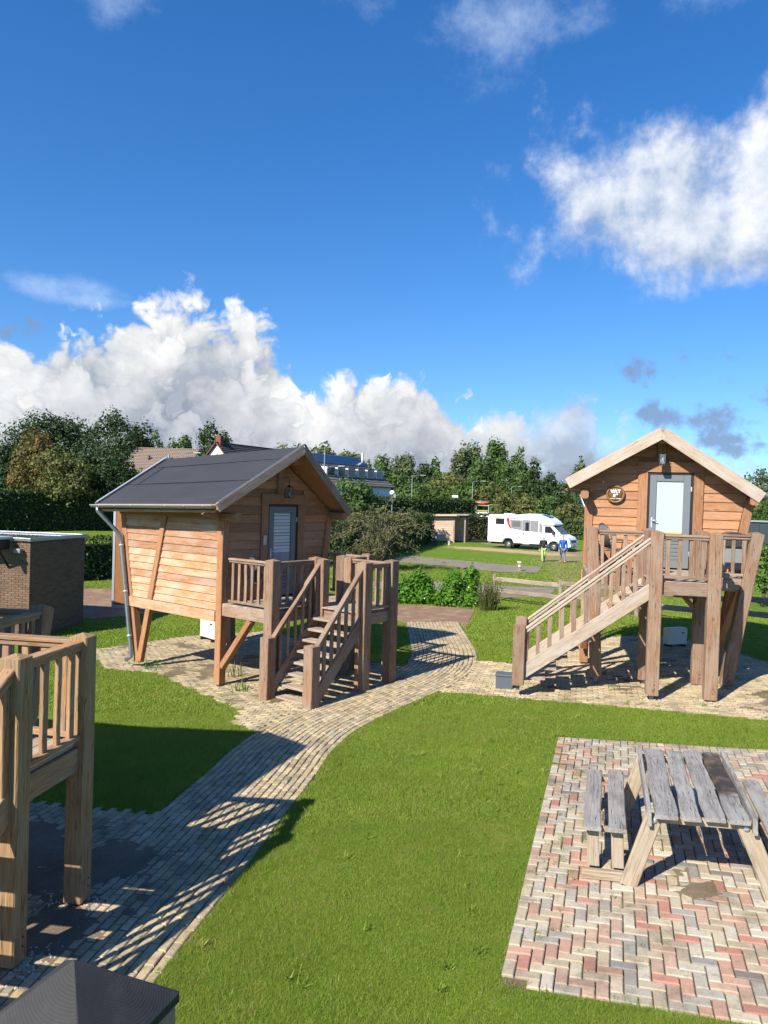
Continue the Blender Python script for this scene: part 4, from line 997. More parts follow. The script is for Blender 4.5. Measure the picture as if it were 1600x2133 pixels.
# tall grey-framed brown board standing behind the left cabin
p = G(232, 1222); o = empty('standing_board', (p.x + .3, p.y - 7.6, -.2), R(4)); 
p2 = at(236, 1222, 25.5); o.location = (p2.x, p2.y, float(zt(p2.x, p2.y))); tag(o, 'brown board in a pale grey frame behind the downpipe', 'board')
hh = at(236, 1018 + 30, 25.5).z - o.location.z + .0
BRD = plain('corten_board', (.30, .13, .05), .7, 0, .3, .25, 7)
box('panel', (.3, 0, hh / 2), (.62, .03, hh - .1), BRD, o, 0)
for x in (0, .62): box('frame_post', (x, 0, hh / 2), (.08, .06, hh), ALU, o, .006)
for z in (.07, hh - .05): box('frame_rail', (.31, -.002, z), (.56, .05, .12), ALU, o, .006)

# ------------------------------------------------------------------ split-rail fence
def fence():
    a = Vector((4.35, 29.4)); b = Vector((12.6, 21.0)); n = 4
    f = empty('split_rail_fence', (a.x, a.y, 0)); tag(f, 'split-rail fence of rough grey rails behind the sunlit stairs', 'fence')
    pts = [a.lerp(b, i / n) for i in range(n + 1)]
    for i, p in enumerate(pts):
        z = float(zt(p.x, p.y)); beam('fence_post', (p.x - a.x, p.y - a.y, z - .1), (p.x - a.x, p.y - a.y, z + 1.05), .14, .11, FENCEW, f, upv=(1, 0, 0), ch=.02, wob=.012, segs=4, seed=i)
    for i in range(n):
        for k, hz in enumerate((.42, .86)):
            p, q = pts[i], pts[i + 1]; j = (i % 2) * .05
            beam('rail', (p.x - a.x, p.y - a.y, float(zt(p.x, p.y)) + hz + j), (q.x - a.x, q.y - a.y, float(zt(q.x, q.y)) + hz - .03 + j), .07, .17, FENCEW, f, ch=.02, wob=.02, segs=7, seed=70 + i * 2 + k)
fence()

# ------------------------------------------------------------------ motor home
MHW = plain('motorhome_white', (.80, .81, .82), .22, 0, .5); MHG = plain('motorhome_grey', (.20, .205, .215), .3, 0, .5); MHR = plain('motorhome_red', (.50, .03, .025), .3)
TYRE = plain('tyre', (.018, .018, .019), .8); SKIRT = plain('dark_plastic', (.03, .031, .033), .5); RIM = plain('alloy', (.45, .46, .47), .3, .8); LAMPG = plain('headlamp_glass', (.12, .13, .14), .08, 0, .7)
def motorhome():
    fwh = at(1152, 1141, 61.5); hd = R(-31); c, s = math.cos(hd), math.sin(hd); fx = 5.75
    o = empty('motor_home', (fwh.x - fx * c, fwh.y - fx * s, 0), hd); tag(o, 'white motor home with grey side panel and red curved flash parked on the dry track', 'motor home')
    W = 2.28
    prof = [(0, .55), (0, 2.55), (.03, 2.68), (.1, 2.77), (.22, 2.81), (2.6, 2.84), (3.1, 2.92), (3.6, 2.97), (4.2, 2.95), (4.8, 2.83), (5.3, 2.62), (5.65, 2.36), (5.8, 2.18), (5.78, 2.1), (5.6, 2.06), (4.85, 2.06), (4.85, .48), (2.35, .48), (2.3, .62), (2.2, .78), (2.02, .86), (1.68, .86), (1.5, .78), (1.4, .62), (1.35, .5), (.1, .5)]
    extrude_profile('coach_body', prof, .0, W, MHW, o, .07, 3)
    cab = [(4.8, .42), (4.8, 2.12), (5.55, 2.12), (5.62, 2.06), (6.38, 1.36), (6.55, 1.30), (6.92, 1.14), (7.05, .98), (7.1, .75), (7.1, .42), (6.98, .34), (6.24, .34), (6.2, .55), (6.08, .72), (5.9, .8), (5.62, .8), (5.44, .72), (5.32, .55), (5.28, .36)]
    extrude_profile('cab', cab, .12, W - .12, MHW, o, .05, 2)
    Y = -.006
    def pan(name, pts, mat, y=Y, th=.02):
        return extrude_profile(name, pts, y, y + th, mat, o)
    def rect(name, x0, x1, z0, z1, mat, y=Y, th=.02, r_=.04):
        pts = []
        for cx, cz, a0 in ((x1 - r_, z1 - r_, 0), (x0 + r_, z1 - r_, 90), (x0 + r_, z0 + r_, 180), (x1 - r_, z0 + r_, 270)):
            for k in range(4): a = R(a0 + k * 30); pts.append((cx + r_ * math.cos(a), cz + r_ * math.sin(a)))
        return pan(name, pts, mat, y, th)
    rect('rear_window', .72, 1.5, 2.0, 2.48, DARKG); rect('storage_hatch', .14, .92, .66, 1.72, SKIRT, -.004); rect('hatch_face', .16, .90, .68, 1.70, MHW, -.012)
    pan('grey_panel', [(1.98, 2.42), (3.06, 2.42), (3.06, 1.56), (2.28, 1.66), (2.13, 1.78), (2.04, 2.0)], MHG); pan('grey_panel', [(3.78, 2.42), (4.46, 2.42), (4.46, 1.46), (3.78, 1.52)], MHG); rect('side_window', 2.2, 2.9, 1.85, 2.3, plain('tinted_glass', (.12, .125, .13), .1), -.01)
    pan('red_flash', [(1.66, 2.5), (1.93, 2.5), (1.98, 2.1), (2.1, 1.8), (2.25, 1.66), (2.05, 1.68), (1.88, 1.85), (1.74, 2.2)], MHR, -.008)
    pan('grey_panel', [(4.54, 2.3), (4.8, 2.1), (4.8, 1.44), (4.54, 1.46)], MHG)
    rect('entrance_door_gap', 3.08, 3.76, .44, 2.44, SKIRT, -.003); d = rect('entrance_door', 3.1, 3.74, .46, 2.42, MHW, -.014); 
    rect('door_top', 3.1, 3.74, 1.5, 2.42, MHG, -.018, .006); rect('door_window', 3.36, 3.66, 1.55, 2.25, DARKG, -.024, .01); rect('door_handle', 3.16, 3.24, 1.2, 1.42, SKIRT, -.03, .02, .02)
    rect('service_hatch', 2.5, 2.84, .82, 1.12, SKIRT, -.006, .02); rect('service_hatch_face', 2.53, 2.81, .85, 1.09, MHW, -.012, .02); rect('fridge_vent', 1.4, 1.5, 1.0, 1.1, SKIRT, -.008)
    pan('cab_window', [(4.98, 1.46), (4.98, 1.98), (5.45, 1.98), (5.95, 1.46)], DARKG, .11, .02)
    pan('cab_door_gap', [(4.92, .5), (4.92, .52), (5.3, .52), (5.3, .5)], SKIRT, .115)
    rect('cab_door_handle', 4.9, 5.0, 1.28, 1.33, SKIRT, .1, .03, .01)
    rect('awning_box', .35, 4.4, 2.56, 2.68, plain('awning_grey', (.55, .56, .57), .4), -.07, .08, .03)
    # windscreen lies on the raked front of the cab
    Wv = [(5.66, .26, 2.03), (5.66, W - .26, 2.03), (6.36, W - .2, 1.39), (6.36, .2, 1.39)]; nn = Vector((.68, 0, .73)).normalized() * .012
    V = [Vector(q) for q in Wv] + [Vector(q) + nn for q in Wv]; link('windscreen', mesh('windscreen', V, [(3, 2, 1, 0), (4, 5, 6, 7)] + [(i, (i + 1) % 4, 4 + (i + 1) % 4, 4 + i) for i in range(4)], [DARKG]), o)
    Sk = [(4.55, .6, 2.93), (4.55, W - .6, 2.93), (5.2, W - .65, 2.70), (5.2, .65, 2.70)]; V = [Vector(q) for q in Sk] + [Vector(q) + Vector((.02, 0, .03)) for q in Sk]
    link('skylight', mesh('skylight', V, [(3, 2, 1, 0), (4, 5, 6, 7)] + [(i, (i + 1) % 4, 4 + (i + 1) % 4, 4 + i) for i in range(4)], [DARKG]), o)
    box('roof_vent', (1.5, W / 2, 2.87), (.75, .8, .12), MHW, o, .03); box('roof_vent', (1.75, .5, 2.85), (.3, .3, .1), MHW, o, .02)
    box('grille', (7.09, W / 2, .82), (.04, 1.25, .2), SKIRT, o, .02); box('bumper', (7.06, W / 2, .5), (.2, 2.0, .22), MHW, o, .06, seg=3); box('number_plate', (7.17, W / 2, .48), (.015, .52, .11), plain('plate_yellow', (.6, .42, .03), .5), o, 0)
    for y in (.28, W - .28): box('headlamp', (6.86, y, 1.04), (.34, .26, .16), LAMPG, o, .04, rot=(0, .35, 0))
    box('mirror', (5.75, -.06, 1.5), (.16, .22, .34), SKIRT, o, .04, seg=3); box('mirror', (5.75, W + .06, 1.5), (.16, .22, .34), SKIRT, o, .04, seg=3)
    for x in (1.85, 5.76):
        for y, sgn in ((.2, -1), (W - .2, 1)):
            w = empty('wheel', (x, y, .33), 0, o)
            lathe('tyre', [(.2, -.1), (.29, -.11), (.33, -.07), (.33, .07), (.29, .11), (.2, .1)], TYRE, w, 24, 'Y'); lathe('rim', [(0, -.05 * 1), (.06, -.07), (.2, -.09), (.205, .09), (0, .06)], RIM, w, 24, 'Y')
            for k in range(5): box('spoke_gap', (.125 * math.cos(k * 1.2566), sgn * .092, .125 * math.sin(k * 1.2566)), (.07, .02, .07), SKIRT, w, .01, rot=(0, -k * 1.2566, 0))
    box('chassis', (2.4, W / 2, .42), (4.4, 1.7, .16), SKIRT, o, 0); box('chassis', (6.3, W / 2, .36), (1.3, 1.6, .14), SKIRT, o, 0)
    # bicycle rack with a covered bicycle at the tail
    for z in (1.0, 1.5): box('rack_bar', (-.25, W / 2, z), (.05, 1.3, .04), SKIRT, o, 0)
    for y in (.6, 1.5): lathe('bicycle_wheel', [(.29, -.02), (.33, -.02), (.33, .02), (.29, .02), (.29, -.02)], SKIRT, o, 20, 'X', (-.3, y, 1.15))
    tube('bicycle_frame', [(-.3, .6, 1.15), (-.3, 1.0, 1.6), (-.3, 1.35, 1.6), (-.3, 1.5, 1.15), (-.3, 1.0, 1.15), (-.3, 1.0, 1.6)], .025, SKIRT, o, 6)
    # grey scroll lettering, too small to read
    tube('scroll_mark', [(2.3 + i * .06, -.012, 1.42 + .03 * math.sin(i * 2.1)) for i in range(9)], .008, MHG, o, 4)
    tube('scroll_mark', [(1.5 + .07 * math.cos(i * .9), -.012, 1.95 + .08 * math.sin(i * 1.3)) for i in range(9)], .008, MHG, o, 4)
motorhome()

# ------------------------------------------------------------------ people
SKIN = plain('skin', (.55, .33, .24), .55)
def skinned(name, verts, edges, radii, mat, par, lev=2, root=0):
    me = bpy.data.meshes.new(name); me.from_pydata(verts, edges, []); o = bpy.data.objects.new(name, me); col.objects.link(o)
    m = o.modifiers.new('s', 'SKIN'); sv = me.skin_vertices[0].data
    for i, r_ in enumerate(radii): sv[i].radius = (r_, r_) if not isinstance(r_, tuple) else r_
    sv[root].use_root = True
    m.use_smooth_shade = True; ss = o.modifiers.new('d', 'SUBSURF'); ss.levels = lev; ss.render_levels = lev
    me2 = bpy.data.meshes.new_from_object(o.evaluated_get(bpy.context.evaluated_depsgraph_get())); bpy.data.objects.remove(o); me2.name = name
    me2.materials.clear(); me2.materials.append(mat); me2.polygons.foreach_set('use_smooth', [True] * len(me2.polygons))
    return link(name, me2, par)
def person(loc, rz, H, cj, ct, ch, cs, label, stride, papers=False, hairn='hair'):
    o = empty('person', loc, rz); tag(o, label, 'person', None); k = H / 1.75
    S = lambda L: [(x * k, y * k, z * k) for x, y, z in L]
    # front is -y; stride: right leg (x<0) forward by stride
    f = stride
    hip = .93; aL, aR = (.12, .17 * f, .09), (-.12, -.30 * f, .09)
    kL, kR = (.105, -.06 * f, .50), (-.105, -.20 * f, .50)
    wL, wR = (.27, -.16 * f - .05, .84), (-.27, .10 * f - .05, .84)
    eL, eR = (.245, .0, 1.13), (-.245, .05 * f, 1.13)
    sk = [(0, 0, .95), (0, .01, 1.15), (0, .01, 1.38), (0, .0, 1.50), (0, -.015, 1.62), (0, -.02, 1.70), (.19, .01, 1.42), eL, wL, (-.19, .01, 1.42), eR, wR, (.09, 0, .90), kL, aL, (aL[0] + .02, aL[1] - .14, .04), (-.09, 0, .90), kR, aR, (aR[0] - .02, aR[1] - .14, .04)]
    ed = [(0, 1), (1, 2), (2, 3), (3, 4), (4, 5), (2, 6), (6, 7), (7, 8), (2, 9), (9, 10), (10, 11), (0, 12), (12, 13), (13, 14), (14, 15), (0, 16), (16, 17), (17, 18), (18, 19)]
    rd = [.13, .12, .12, .055, .088, .06, .06, .042, .032, .06, .042, .032, .085, .055, .04, .035, .085, .055, .04, .035]
    n = len(sk)
    for wv, sg in ((wL, 1), (wR, -1)):
        wi = sk.index(wv); palm = (wv[0] + .01 * sg, wv[1] - .03, wv[2] - .07); sk.append(palm); rd.append(.03); ed.append((wi, len(sk) - 1)); pi_ = len(sk) - 1
        for j in range(4):
            yy = palm[1] - .03 + j * .02; sk.append((palm[0], yy, palm[2] - .045)); rd.append(.0095); ed.append((pi_, len(sk) - 1)); sk.append((palm[0] - .012 * sg, yy - .012, palm[2] - .075 + abs(j - 1.5) * .008)); rd.append(.008); ed.append((len(sk) - 2, len(sk) - 1))
        sk.append((palm[0] - .02 * sg, palm[1] - .045, palm[2] - .01)); rd.append(.011); ed.append((pi_, len(sk) - 1)); sk.append((palm[0] - .03 * sg, palm[1] - .055, palm[2] - .045)); rd.append(.009); ed.append((len(sk) - 2, len(sk) - 1))
    skinned('body', S(sk), ed, [r_ * k for r_ in rd], SKIN, o)
    jk = [(0, 0, .90), (0, .005, 1.05), (0, .005, 1.25), (0, .01, 1.41), (0, .0, 1.49), (.2, .01, 1.42), eL, (wL[0], wL[1], wL[2] + .03), (-.2, .01, 1.42), eR, (wR[0], wR[1], wR[2] + .03)]
    skinned('jacket', S(jk), [(0, 1), (1, 2), (2, 3), (3, 4), (3, 5), (5, 6), (6, 7), (3, 8), (8, 9), (9, 10)], [q * k for q in (.165, .165, .165, .14, .075, .085, .066, .052, .085, .066, .052)], plain(name_of('jacket'), cj, .6, 0, .3, .12, 6), o)
    tr = [(0, 0, .93), (.09, 0, .86), kL, (aL[0], aL[1], .11), (-.09, 0, .86), kR, (aR[0], aR[1], .11)]
    skinned('trousers', S(tr), [(0, 1), (1, 2), (2, 3), (0, 4), (4, 5), (5, 6)], [q * k for q in (.14, .11, .078, .062, .11, .078, .062)], plain(name_of('trousers'), ct, .8, 0, .2, .12, 6), o)
    for a in (aL, aR):
        skinned('shoe', S([(a[0], a[1] + .06, .045), (a[0], a[1] - .06, .05), (a[0], a[1] - .17, .035)]), [(0, 1), (1, 2)], [q * k for q in (.05, .052, .04)], plain(name_of('shoe'), cs, .6), o, 1)
    hr = [(0, .03, 1.66), (0, .035, 1.72), (0, .0, 1.765), (0, -.05, 1.755)]
    skinned('hair', S(hr), [(0, 1), (1, 2), (2, 3)], [q * k for q in (.078, .075, .062, .035)], plain(name_of('hair'), ch, .7), o)
    # face
    for x in (-.034, .034): box('eye', (x * k, -.104 * k, 1.665 * k), (.022, .012, .012), DARKG, o, .003)
    skinned('nose', S([(0, -.09, 1.66), (0, -.118, 1.628)]), [(0, 1)], [.014 * k, .016 * k], SKIN, o, 1); box('mouth', (0, -.1 * k, 1.59 * k), (.05, .014, .01), plain(name_of('lips'), (.35, .12, .1), .5), o, .003)
    if papers:
        p = box('paper_sheet', ((wL[0] + .04) * k, (wL[1] - .06) * k, .80 * k), (.21, .006, .28), WHITE, None, .001, rot=(R(25), R(-35), R(20)))
        p.parent = None; m = o.matrix_basis; p.matrix_basis = Matrix.Translation(Vector(loc)) @ Matrix.Rotation(rz, 4, 'Z') @ p.matrix_basis
        tag(p, 'white sheet of paper held by the walker in lime trousers', 'paper')
_nm = {}
def name_of(s): _nm[s] = _nm.get(s, 0) + 1; return '%s_%d' % (s, _nm[s])
q = G(1131, 1170); person((q.x, q.y, 0), R(4), 1.68, (.022, .022, .032), (.33, .47, .14), (.62, .56, .46), (.10, .11, .10), 'person walking in a dark pullover and lime green trousers', .9, True)
q = G(1172, 1172); person((q.x, q.y, 0), R(-6), 1.76, (.012, .085, .42), (.15, .17, .215), (.28, .22, .18), (.18, .06, .035), 'person walking in a bright blue jacket and grey jeans', -.7)

# ------------------------------------------------------------------ small camp-site things
def shelter():
    a = at(896, 1128, 70.5); c = at(945, 1130, 70.0); o = empty('wooden_shelter', (a.x, a.y, 0), math.atan2(c.y - a.y, c.x - a.x)); tag(o, 'small pale plank shelter with a slanting flat roof by the hedge', 'shelter')
    SW = wood('shelter_wood', (.60, .46, .34), (.44, .32, .22), (.52, .44, .36), .5, .5, .85, .3, .1); W_ = (Vector(c) - Vector(a)).length; D_ = 2.0; H0, H1 = 2.35, 2.55
    n = 13
    for i in range(n):
        z0 = .1 + i * (H0 - .15) / n; z1 = z0 + (H0 - .15) / n - .012; beam('plank', (.02, 0, (z0 + z1) / 2), (W_ - .05, 0, (z0 + z1) / 2), .04, z1 - z0, SW, o, ch=.004)
        beam('plank', (0, .05, (z0 + z1) / 2), (0, D_, (z0 + z1) / 2), .04, z1 - z0, SW, o, ch=.004); beam('plank', (.02, D_, (z0 + z1) / 2), (W_ + 1.0, D_, (z0 + z1) / 2), .04, z1 - z0, SW, o, ch=.004)
    for x, y in ((W_, 0), (W_ + 1.0, .05), (W_ + 1.0, D_), (0, 0), (0, D_)): beam('post', (x, y, 0), (x, y, H1 - .1), .14, .14, FENCEW, o, upv=(1, 0, 0))
    box('roof', ((W_ + 1) / 2, D_ / 2 - .1, H1 - .02), (W_ + 1.7, D_ + .7, .10), plain('shelter_roof', (.30, .26, .23), .8), o, .01, rot=(0, -.035, 0)); box('roof_edge', ((W_ + 1) / 2 - .5, -.46, H1 - .06), (W_ + .6, .05, .16), SW, o, .01, rot=(0, -.035, 0))
    box('red_sill', (W_ * .62, -.05, H1 - .2), (W_ * .7, .03, .08), plain('red_edge', (.35, .05, .04), .6), o, 0)
shelter()
def bollard(px, py, h_, w, mat, nme, lab, capm=None):
    q = G(px, py); o = empty(nme, (q.x, q.y, q.z)); tag(o, lab, 'post')
    box('shaft', (0, 0, h_ / 2 - .02), (w, w, h_ + .04), mat, o, .015)
    box('top', (0, 0, h_ + .02), (w * 1.12, w * 1.12, .05), capm or mat, o, .01)
    box('socket', (0, -w / 2 - .012, h_ * .62), (w * .6, .03, h_ * .22), capm or plain(name_of('socket'), (.35, .36, .37), .5), o, .005)
bollard(908, 1136, 1.15, .26, plain('anthracite', (.03, .036, .042), .5), 'power_bollard', 'dark power bollard on the grass near the plank shelter')
bollard(935, 1140, .42, .16, FENCEW, 'pitch_marker', 'short pale pitch marker beside the dark power bollard', WHITE)
bollard(1081, 1190, .5, .18, FENCEW, 'pitch_marker', 'short wooden pitch marker with a white tag at the end of the gravel strip', WHITE)
bollard(1004, 1250, .45, .06, WHITE, 'pitch_marker', 'thin white marker stake between the climbing plant and the rail fence')
# kayaks on a trailer behind the hedge
def trailer():
    p = at(1003, 1115, 84); o = empty('kayak_trailer', (p.x, p.y, 0), R(-10)); tag(o, 'white and yellow trailer rack behind the hedge by the motor home', 'trailer'); b = at(1003, 1066, 84).z
    box('bed', (0, 0, b - .3), (1.5, 1.2, .5), WHITE, o, .03); box('chassis', (0, 0, .5), (1.5, 2.6, .12), SKIRT, o, 0); box('side_panel', (0, -.62, b + .1), (1.1, .04, .14), plain('trailer_yellow', (.42, .36, .05), .5), o, .01)
    box('rack_leg', (0, 0, (b - .5) / 2 + .25), (1.4, .1, b - .9), SKIRT, o, 0)
    for x in (-.7, .7):
        for y in (-.55, .55): box('rack_post', (x, y, b + .3), (.06, .06, .8), ALU, o, 0)
    for z in (b + .72, b + .15): box('rack_bar', (0, -.56, z), (1.44, .05, .05), ALU, o, 0)
    for y in (-.7, .7):
        w = empty('wheel', (0, y, .3), 0, o); lathe('tyre', [(.16, -.08), (.28, -.09), (.3, 0), (.28, .09), (.16, .08)], TYRE, w, 18, 'Y')
    for i, (c_, dy, dz, lab) in enumerate((((.55, .10, .03), -.3, .0, 'orange kayak lying on the trailer rack'), ((.03, .035, .05), .1, .18, 'dark kayak lying on the trailer rack'), ((.12, .25, .04), -.1, -.32, 'green kayak low on the trailer rack'))):
        k = empty('kayak', (p.x + .25 * i - .1, p.y + dy, b + .98 + dz * .8), R(-12)); k.scale = (.66, .9, .9); tag(k, lab, 'kayak', 'kayaks on the trailer')
        V = []; Fc = []; N = 11
        for j in range(N):
            t = -1 + 2 * j / (N - 1); w = .36 * (1 - abs(t) ** 2.4) + .012; hh = .17 * (1 - abs(t) ** 3) + .02; up_ = .12 * t * t
            for m in range(10): a = m * math.pi / 5; V.append((t * 1.35, w * math.cos(a), up_ + hh * math.sin(a)))
        for j in range(N - 1):
            for m in range(10): Fc.append((j * 10 + m, j * 10 + (m + 1) % 10, (j + 1) * 10 + (m + 1) % 10, (j + 1) * 10 + m))
        Fc += [tuple(range(9, -1, -1)), tuple(range((N - 1) * 10, N * 10))]
        link('hull', mesh('hull', V, Fc, [plain(name_of('kayak_skin'), c_, .35)], smooth=True), k); lathe('cockpit', [(.2, .14), (.24, .19), (.27, .16)], SKIRT, k, 16)
trailer()
# street lamps
LP = plain('galvanised', (.20, .21, .215), .6, .3); LH = plain('lamp_head', (.42, .43, .43), .5)
def lamp(px, ytop, Y, arm, lab, hd=0):
    p = at(px, ytop, Y); o = empty('street_lamp', (p.x, p.y, 0)); tag(o, lab, 'street lamp', 'street lamps along the road'); H = p.z
    tube('pole', [(0, 0, 0), (0, 0, H * .5), (0, 0, H - .25)], .07, LP, o, 8, radii=[.075, .06, .04])
    if arm: tube('arm', [(0, 0, H - .26), (arm * .12, 0, H - .06), (arm * .5, 0, H), (arm, 0, H + .03)], .03, LP, o, 8); box('lamp_head', (arm * 1.25, 0, H + .03), (abs(arm) * .6, .2, .08), LH, o, .03)
    else: box('lamp_head', (0, 0, H - .1), (.5, .3, .16), LH, o, .03, rot=(0, .5, 0))
lamp(857, 943, 118, 0, 'tall road lamp rising from the trees right of the solar roof'); lamp(924, 940, 122, -.9, 'tall road lamp with its head turned aside against the clouds')
lamp(859, 990, 98, 1.1, 'galvanised lamp with a short arm just behind the tall hedge end'); lamp(985, 1002, 100, 1.1, 'galvanised lamp with a short arm above the trailer of kayaks')
lamp(1066, 1013, 112, 1.0, 'low lamp head in front of the dark trees above the motor home roof'); lamp(1117, 1021, 118, 1.0, 'low lamp head over the motor home cab against dark trees'); lamp(1158, 1025, 124, 1.0, 'farthest low lamp head beside the gable of the cabin with the sign')
lamp(677, 925, 74, 0, 'tall thin lamp pole above the solar panel roof'); lamp(681, 971, 66, 1.0, 'galvanised lamp in front of the roof with white dormers'); lamp(378, 943, 66, 1.1, 'galvanised lamp in front of the brown tiled roof'); 
q = at(817, 1036, 43); o = empty('globe_lamp', (q.x, q.y, 0)); tag(o, 'white globe lamp on a thin white post in the sprawling bush', 'lamp'); zt_ = at(817, 1022, 43).z
tube('post', [(0, 0, 0), (0, 0, zt_ - .2)], .022, LP, o, 8); lathe('globe', [(0, zt_ + .02)] + [(.15 * math.sin(k * math.pi / 8), zt_ - .13 + .15 * math.cos(k * math.pi / 8)) for k in range(1, 8)] + [(0, zt_ - .28)], WHITE, o, 14); box('camera_box', (.14, -.02, zt_ - .3), (.12, .12, .2), plain('box_grey', (.3, .3, .3), .5), o, .01)

# ------------------------------------------------------------------ houses behind
def tilemat(name, a, b, s):
    k = NT(name); w = k.n('ShaderNodeTexWave', wave_type='BANDS', bands_direction='Y'); k.put(w.inputs['Vector'], k.obj); w.inputs['Scale'].default_value = s; w.inputs['Distortion'].default_value = .3
    x = k.n('ShaderNodeTexWave', wave_type='BANDS', bands_direction='X'); k.put(x.inputs['Vector'], k.obj); x.inputs['Scale'].default_value = s * 1.4
    c = k.mix(k.mapr(w.outputs['Fac'], .1, .6), tuple(q * .4 for q in a), k.mix(k.noise(k.obj, 1.2, 5), a, b)); k.bump(k.M('ADD', w.outputs['Fac'], k.M('MULTIPLY', x.outputs['Fac'], .5)), .8, .08); return k.fin(c, .8, .3)
RENDER = plain('white_render', (.76, .76, .74), .8, 0, .2, .04, 2); BRN = tilemat('brown_tiles', (.23, .165, .125), (.29, .215, .165), .95); DRK = tilemat('dark_tiles', (.045, .043, .05), (.075, .07, .075), .9); GRYT = tilemat('grey_tiles', (.10, .095, .092), (.17, .16, .155), .62)
CHB = plain('chimney_brick', (.20, .07, .05), .9, 0, .2, .2, 8); SOLAR = plain('solar_glass', (.008, .016, .045), .12, 0, .6)
def gable_house(name, A, ang, L, half, hr, he, roofm, lab, overh=.3):
    """ridge starts above A and runs L along ang; half = half width; hr ridge, he eave height. local x along the ridge, y to its left"""
    o = empty(name, (A.x, A.y, 0), ang); tag(o, lab, 'house')
    pr = [(-half, 0), (half, 0), (half, he), (0, hr), (-half, he)]
    bm = bmesh.new(); a = [bm.verts.new((0, y, z)) for y, z in pr]; b = [bm.verts.new((L, y, z)) for y, z in pr]; bm.faces.new(a[::-1]); bm.faces.new(b)
    for i in range(5): bm.faces.new((a[i], a[(i + 1) % 5], b[(i + 1) % 5], b[i]))
    bmesh.ops.recalc_face_normals(bm, faces=bm.faces[:]); link('wall', bm_mesh('wall', bm), o, RENDER)
    sl = math.hypot(half, hr - he)
    for s in (-1, 1):
        # local frame of the slope: X along ridge, Y down the slope
        dn = Vector((0, s * half, he - hr)).normalized(); ny = Vector((1, 0, 0)).cross(dn); ny = ny if ny.z > 0 else -ny
        m = Matrix(((1, dn.x, ny.x, -overh), (0, dn.y, ny.y, 0), (0, dn.z, ny.z, hr + .02), (0, 0, 0, 1)))
        LL, SS, th = L + 2 * overh, sl + .4, .14
        V = [(0, 0, 0), (LL, 0, 0), (LL, SS, 0), (0, SS, 0), (0, 0, th), (LL, 0, th), (LL, SS, th), (0, SS, th)]
        F_ = [(0, 1, 2, 3), (7, 6, 5, 4), (0, 4, 5, 1), (1, 5, 6, 2), (2, 6, 7, 3), (3, 7, 4, 0)]
        r_ = link('roof', mesh('roof', V, F_, [roofm]), o, None, m)
        bm = bmesh.new(); bm.from_mesh(r_.data); bmesh.ops.recalc_face_normals(bm, faces=bm.faces[:]); bm.to_mesh(r_.data); bm.free()
    beam('ridge_tile', (-overh, 0, hr + .17), (L + overh, 0, hr + .17), .28, .12, roofm, o, ch=.04)
    return o
# brown tiled roof
A = at(287, 936, 86); hB = gable_house('bungalow', A, R(-4), at(412, 938, 86).x - A.x, 5.0, A.z, A.z - 3.1, BRN, 'house with a brown tiled roof and two roof vents behind the trees')
for x, hh in ((2.2, .75), (4.4, .9)): tube('roof_vent', [(x, -2.2, A.z - 1.6), (x, -2.2, A.z - 1.5 + hh)], .13, BLACK if x < 3 else LP, hB, 8)
box('window', (2.5, -5.02, 2.4), (1.6, .06, 1.3), DARKG, hB, 0)
# white gable with chimney, long dark roof
A = at(453, 918, 92); hW = gable_house('white_gable_house', A, R(62), 17, 4.4, A.z - .35, A.z - 5.0, DRK, 'white gabled house with a red brick chimney and long dark roof')
box('chimney', (.4, 0, A.z - .0), (.6, .75, 1.3), CHB, hW, .02); box('gable_slit', (-.02, 0, A.z - 1.5), (.05, .1, .5), BLACK, hW, 0); box('window', (-.03, 0, 2.2), (.06, 1.4, 1.3), DARKG, hW, 0)
beam('verge', (-.32, -.1, A.z - .3), (-.32, -4.5, A.z - 5.0), .06, .12, CHB, hW); beam('verge', (-.32, .1, A.z - .3), (-.32, 4.5, A.z - 5.0), .06, .12, CHB, hW)
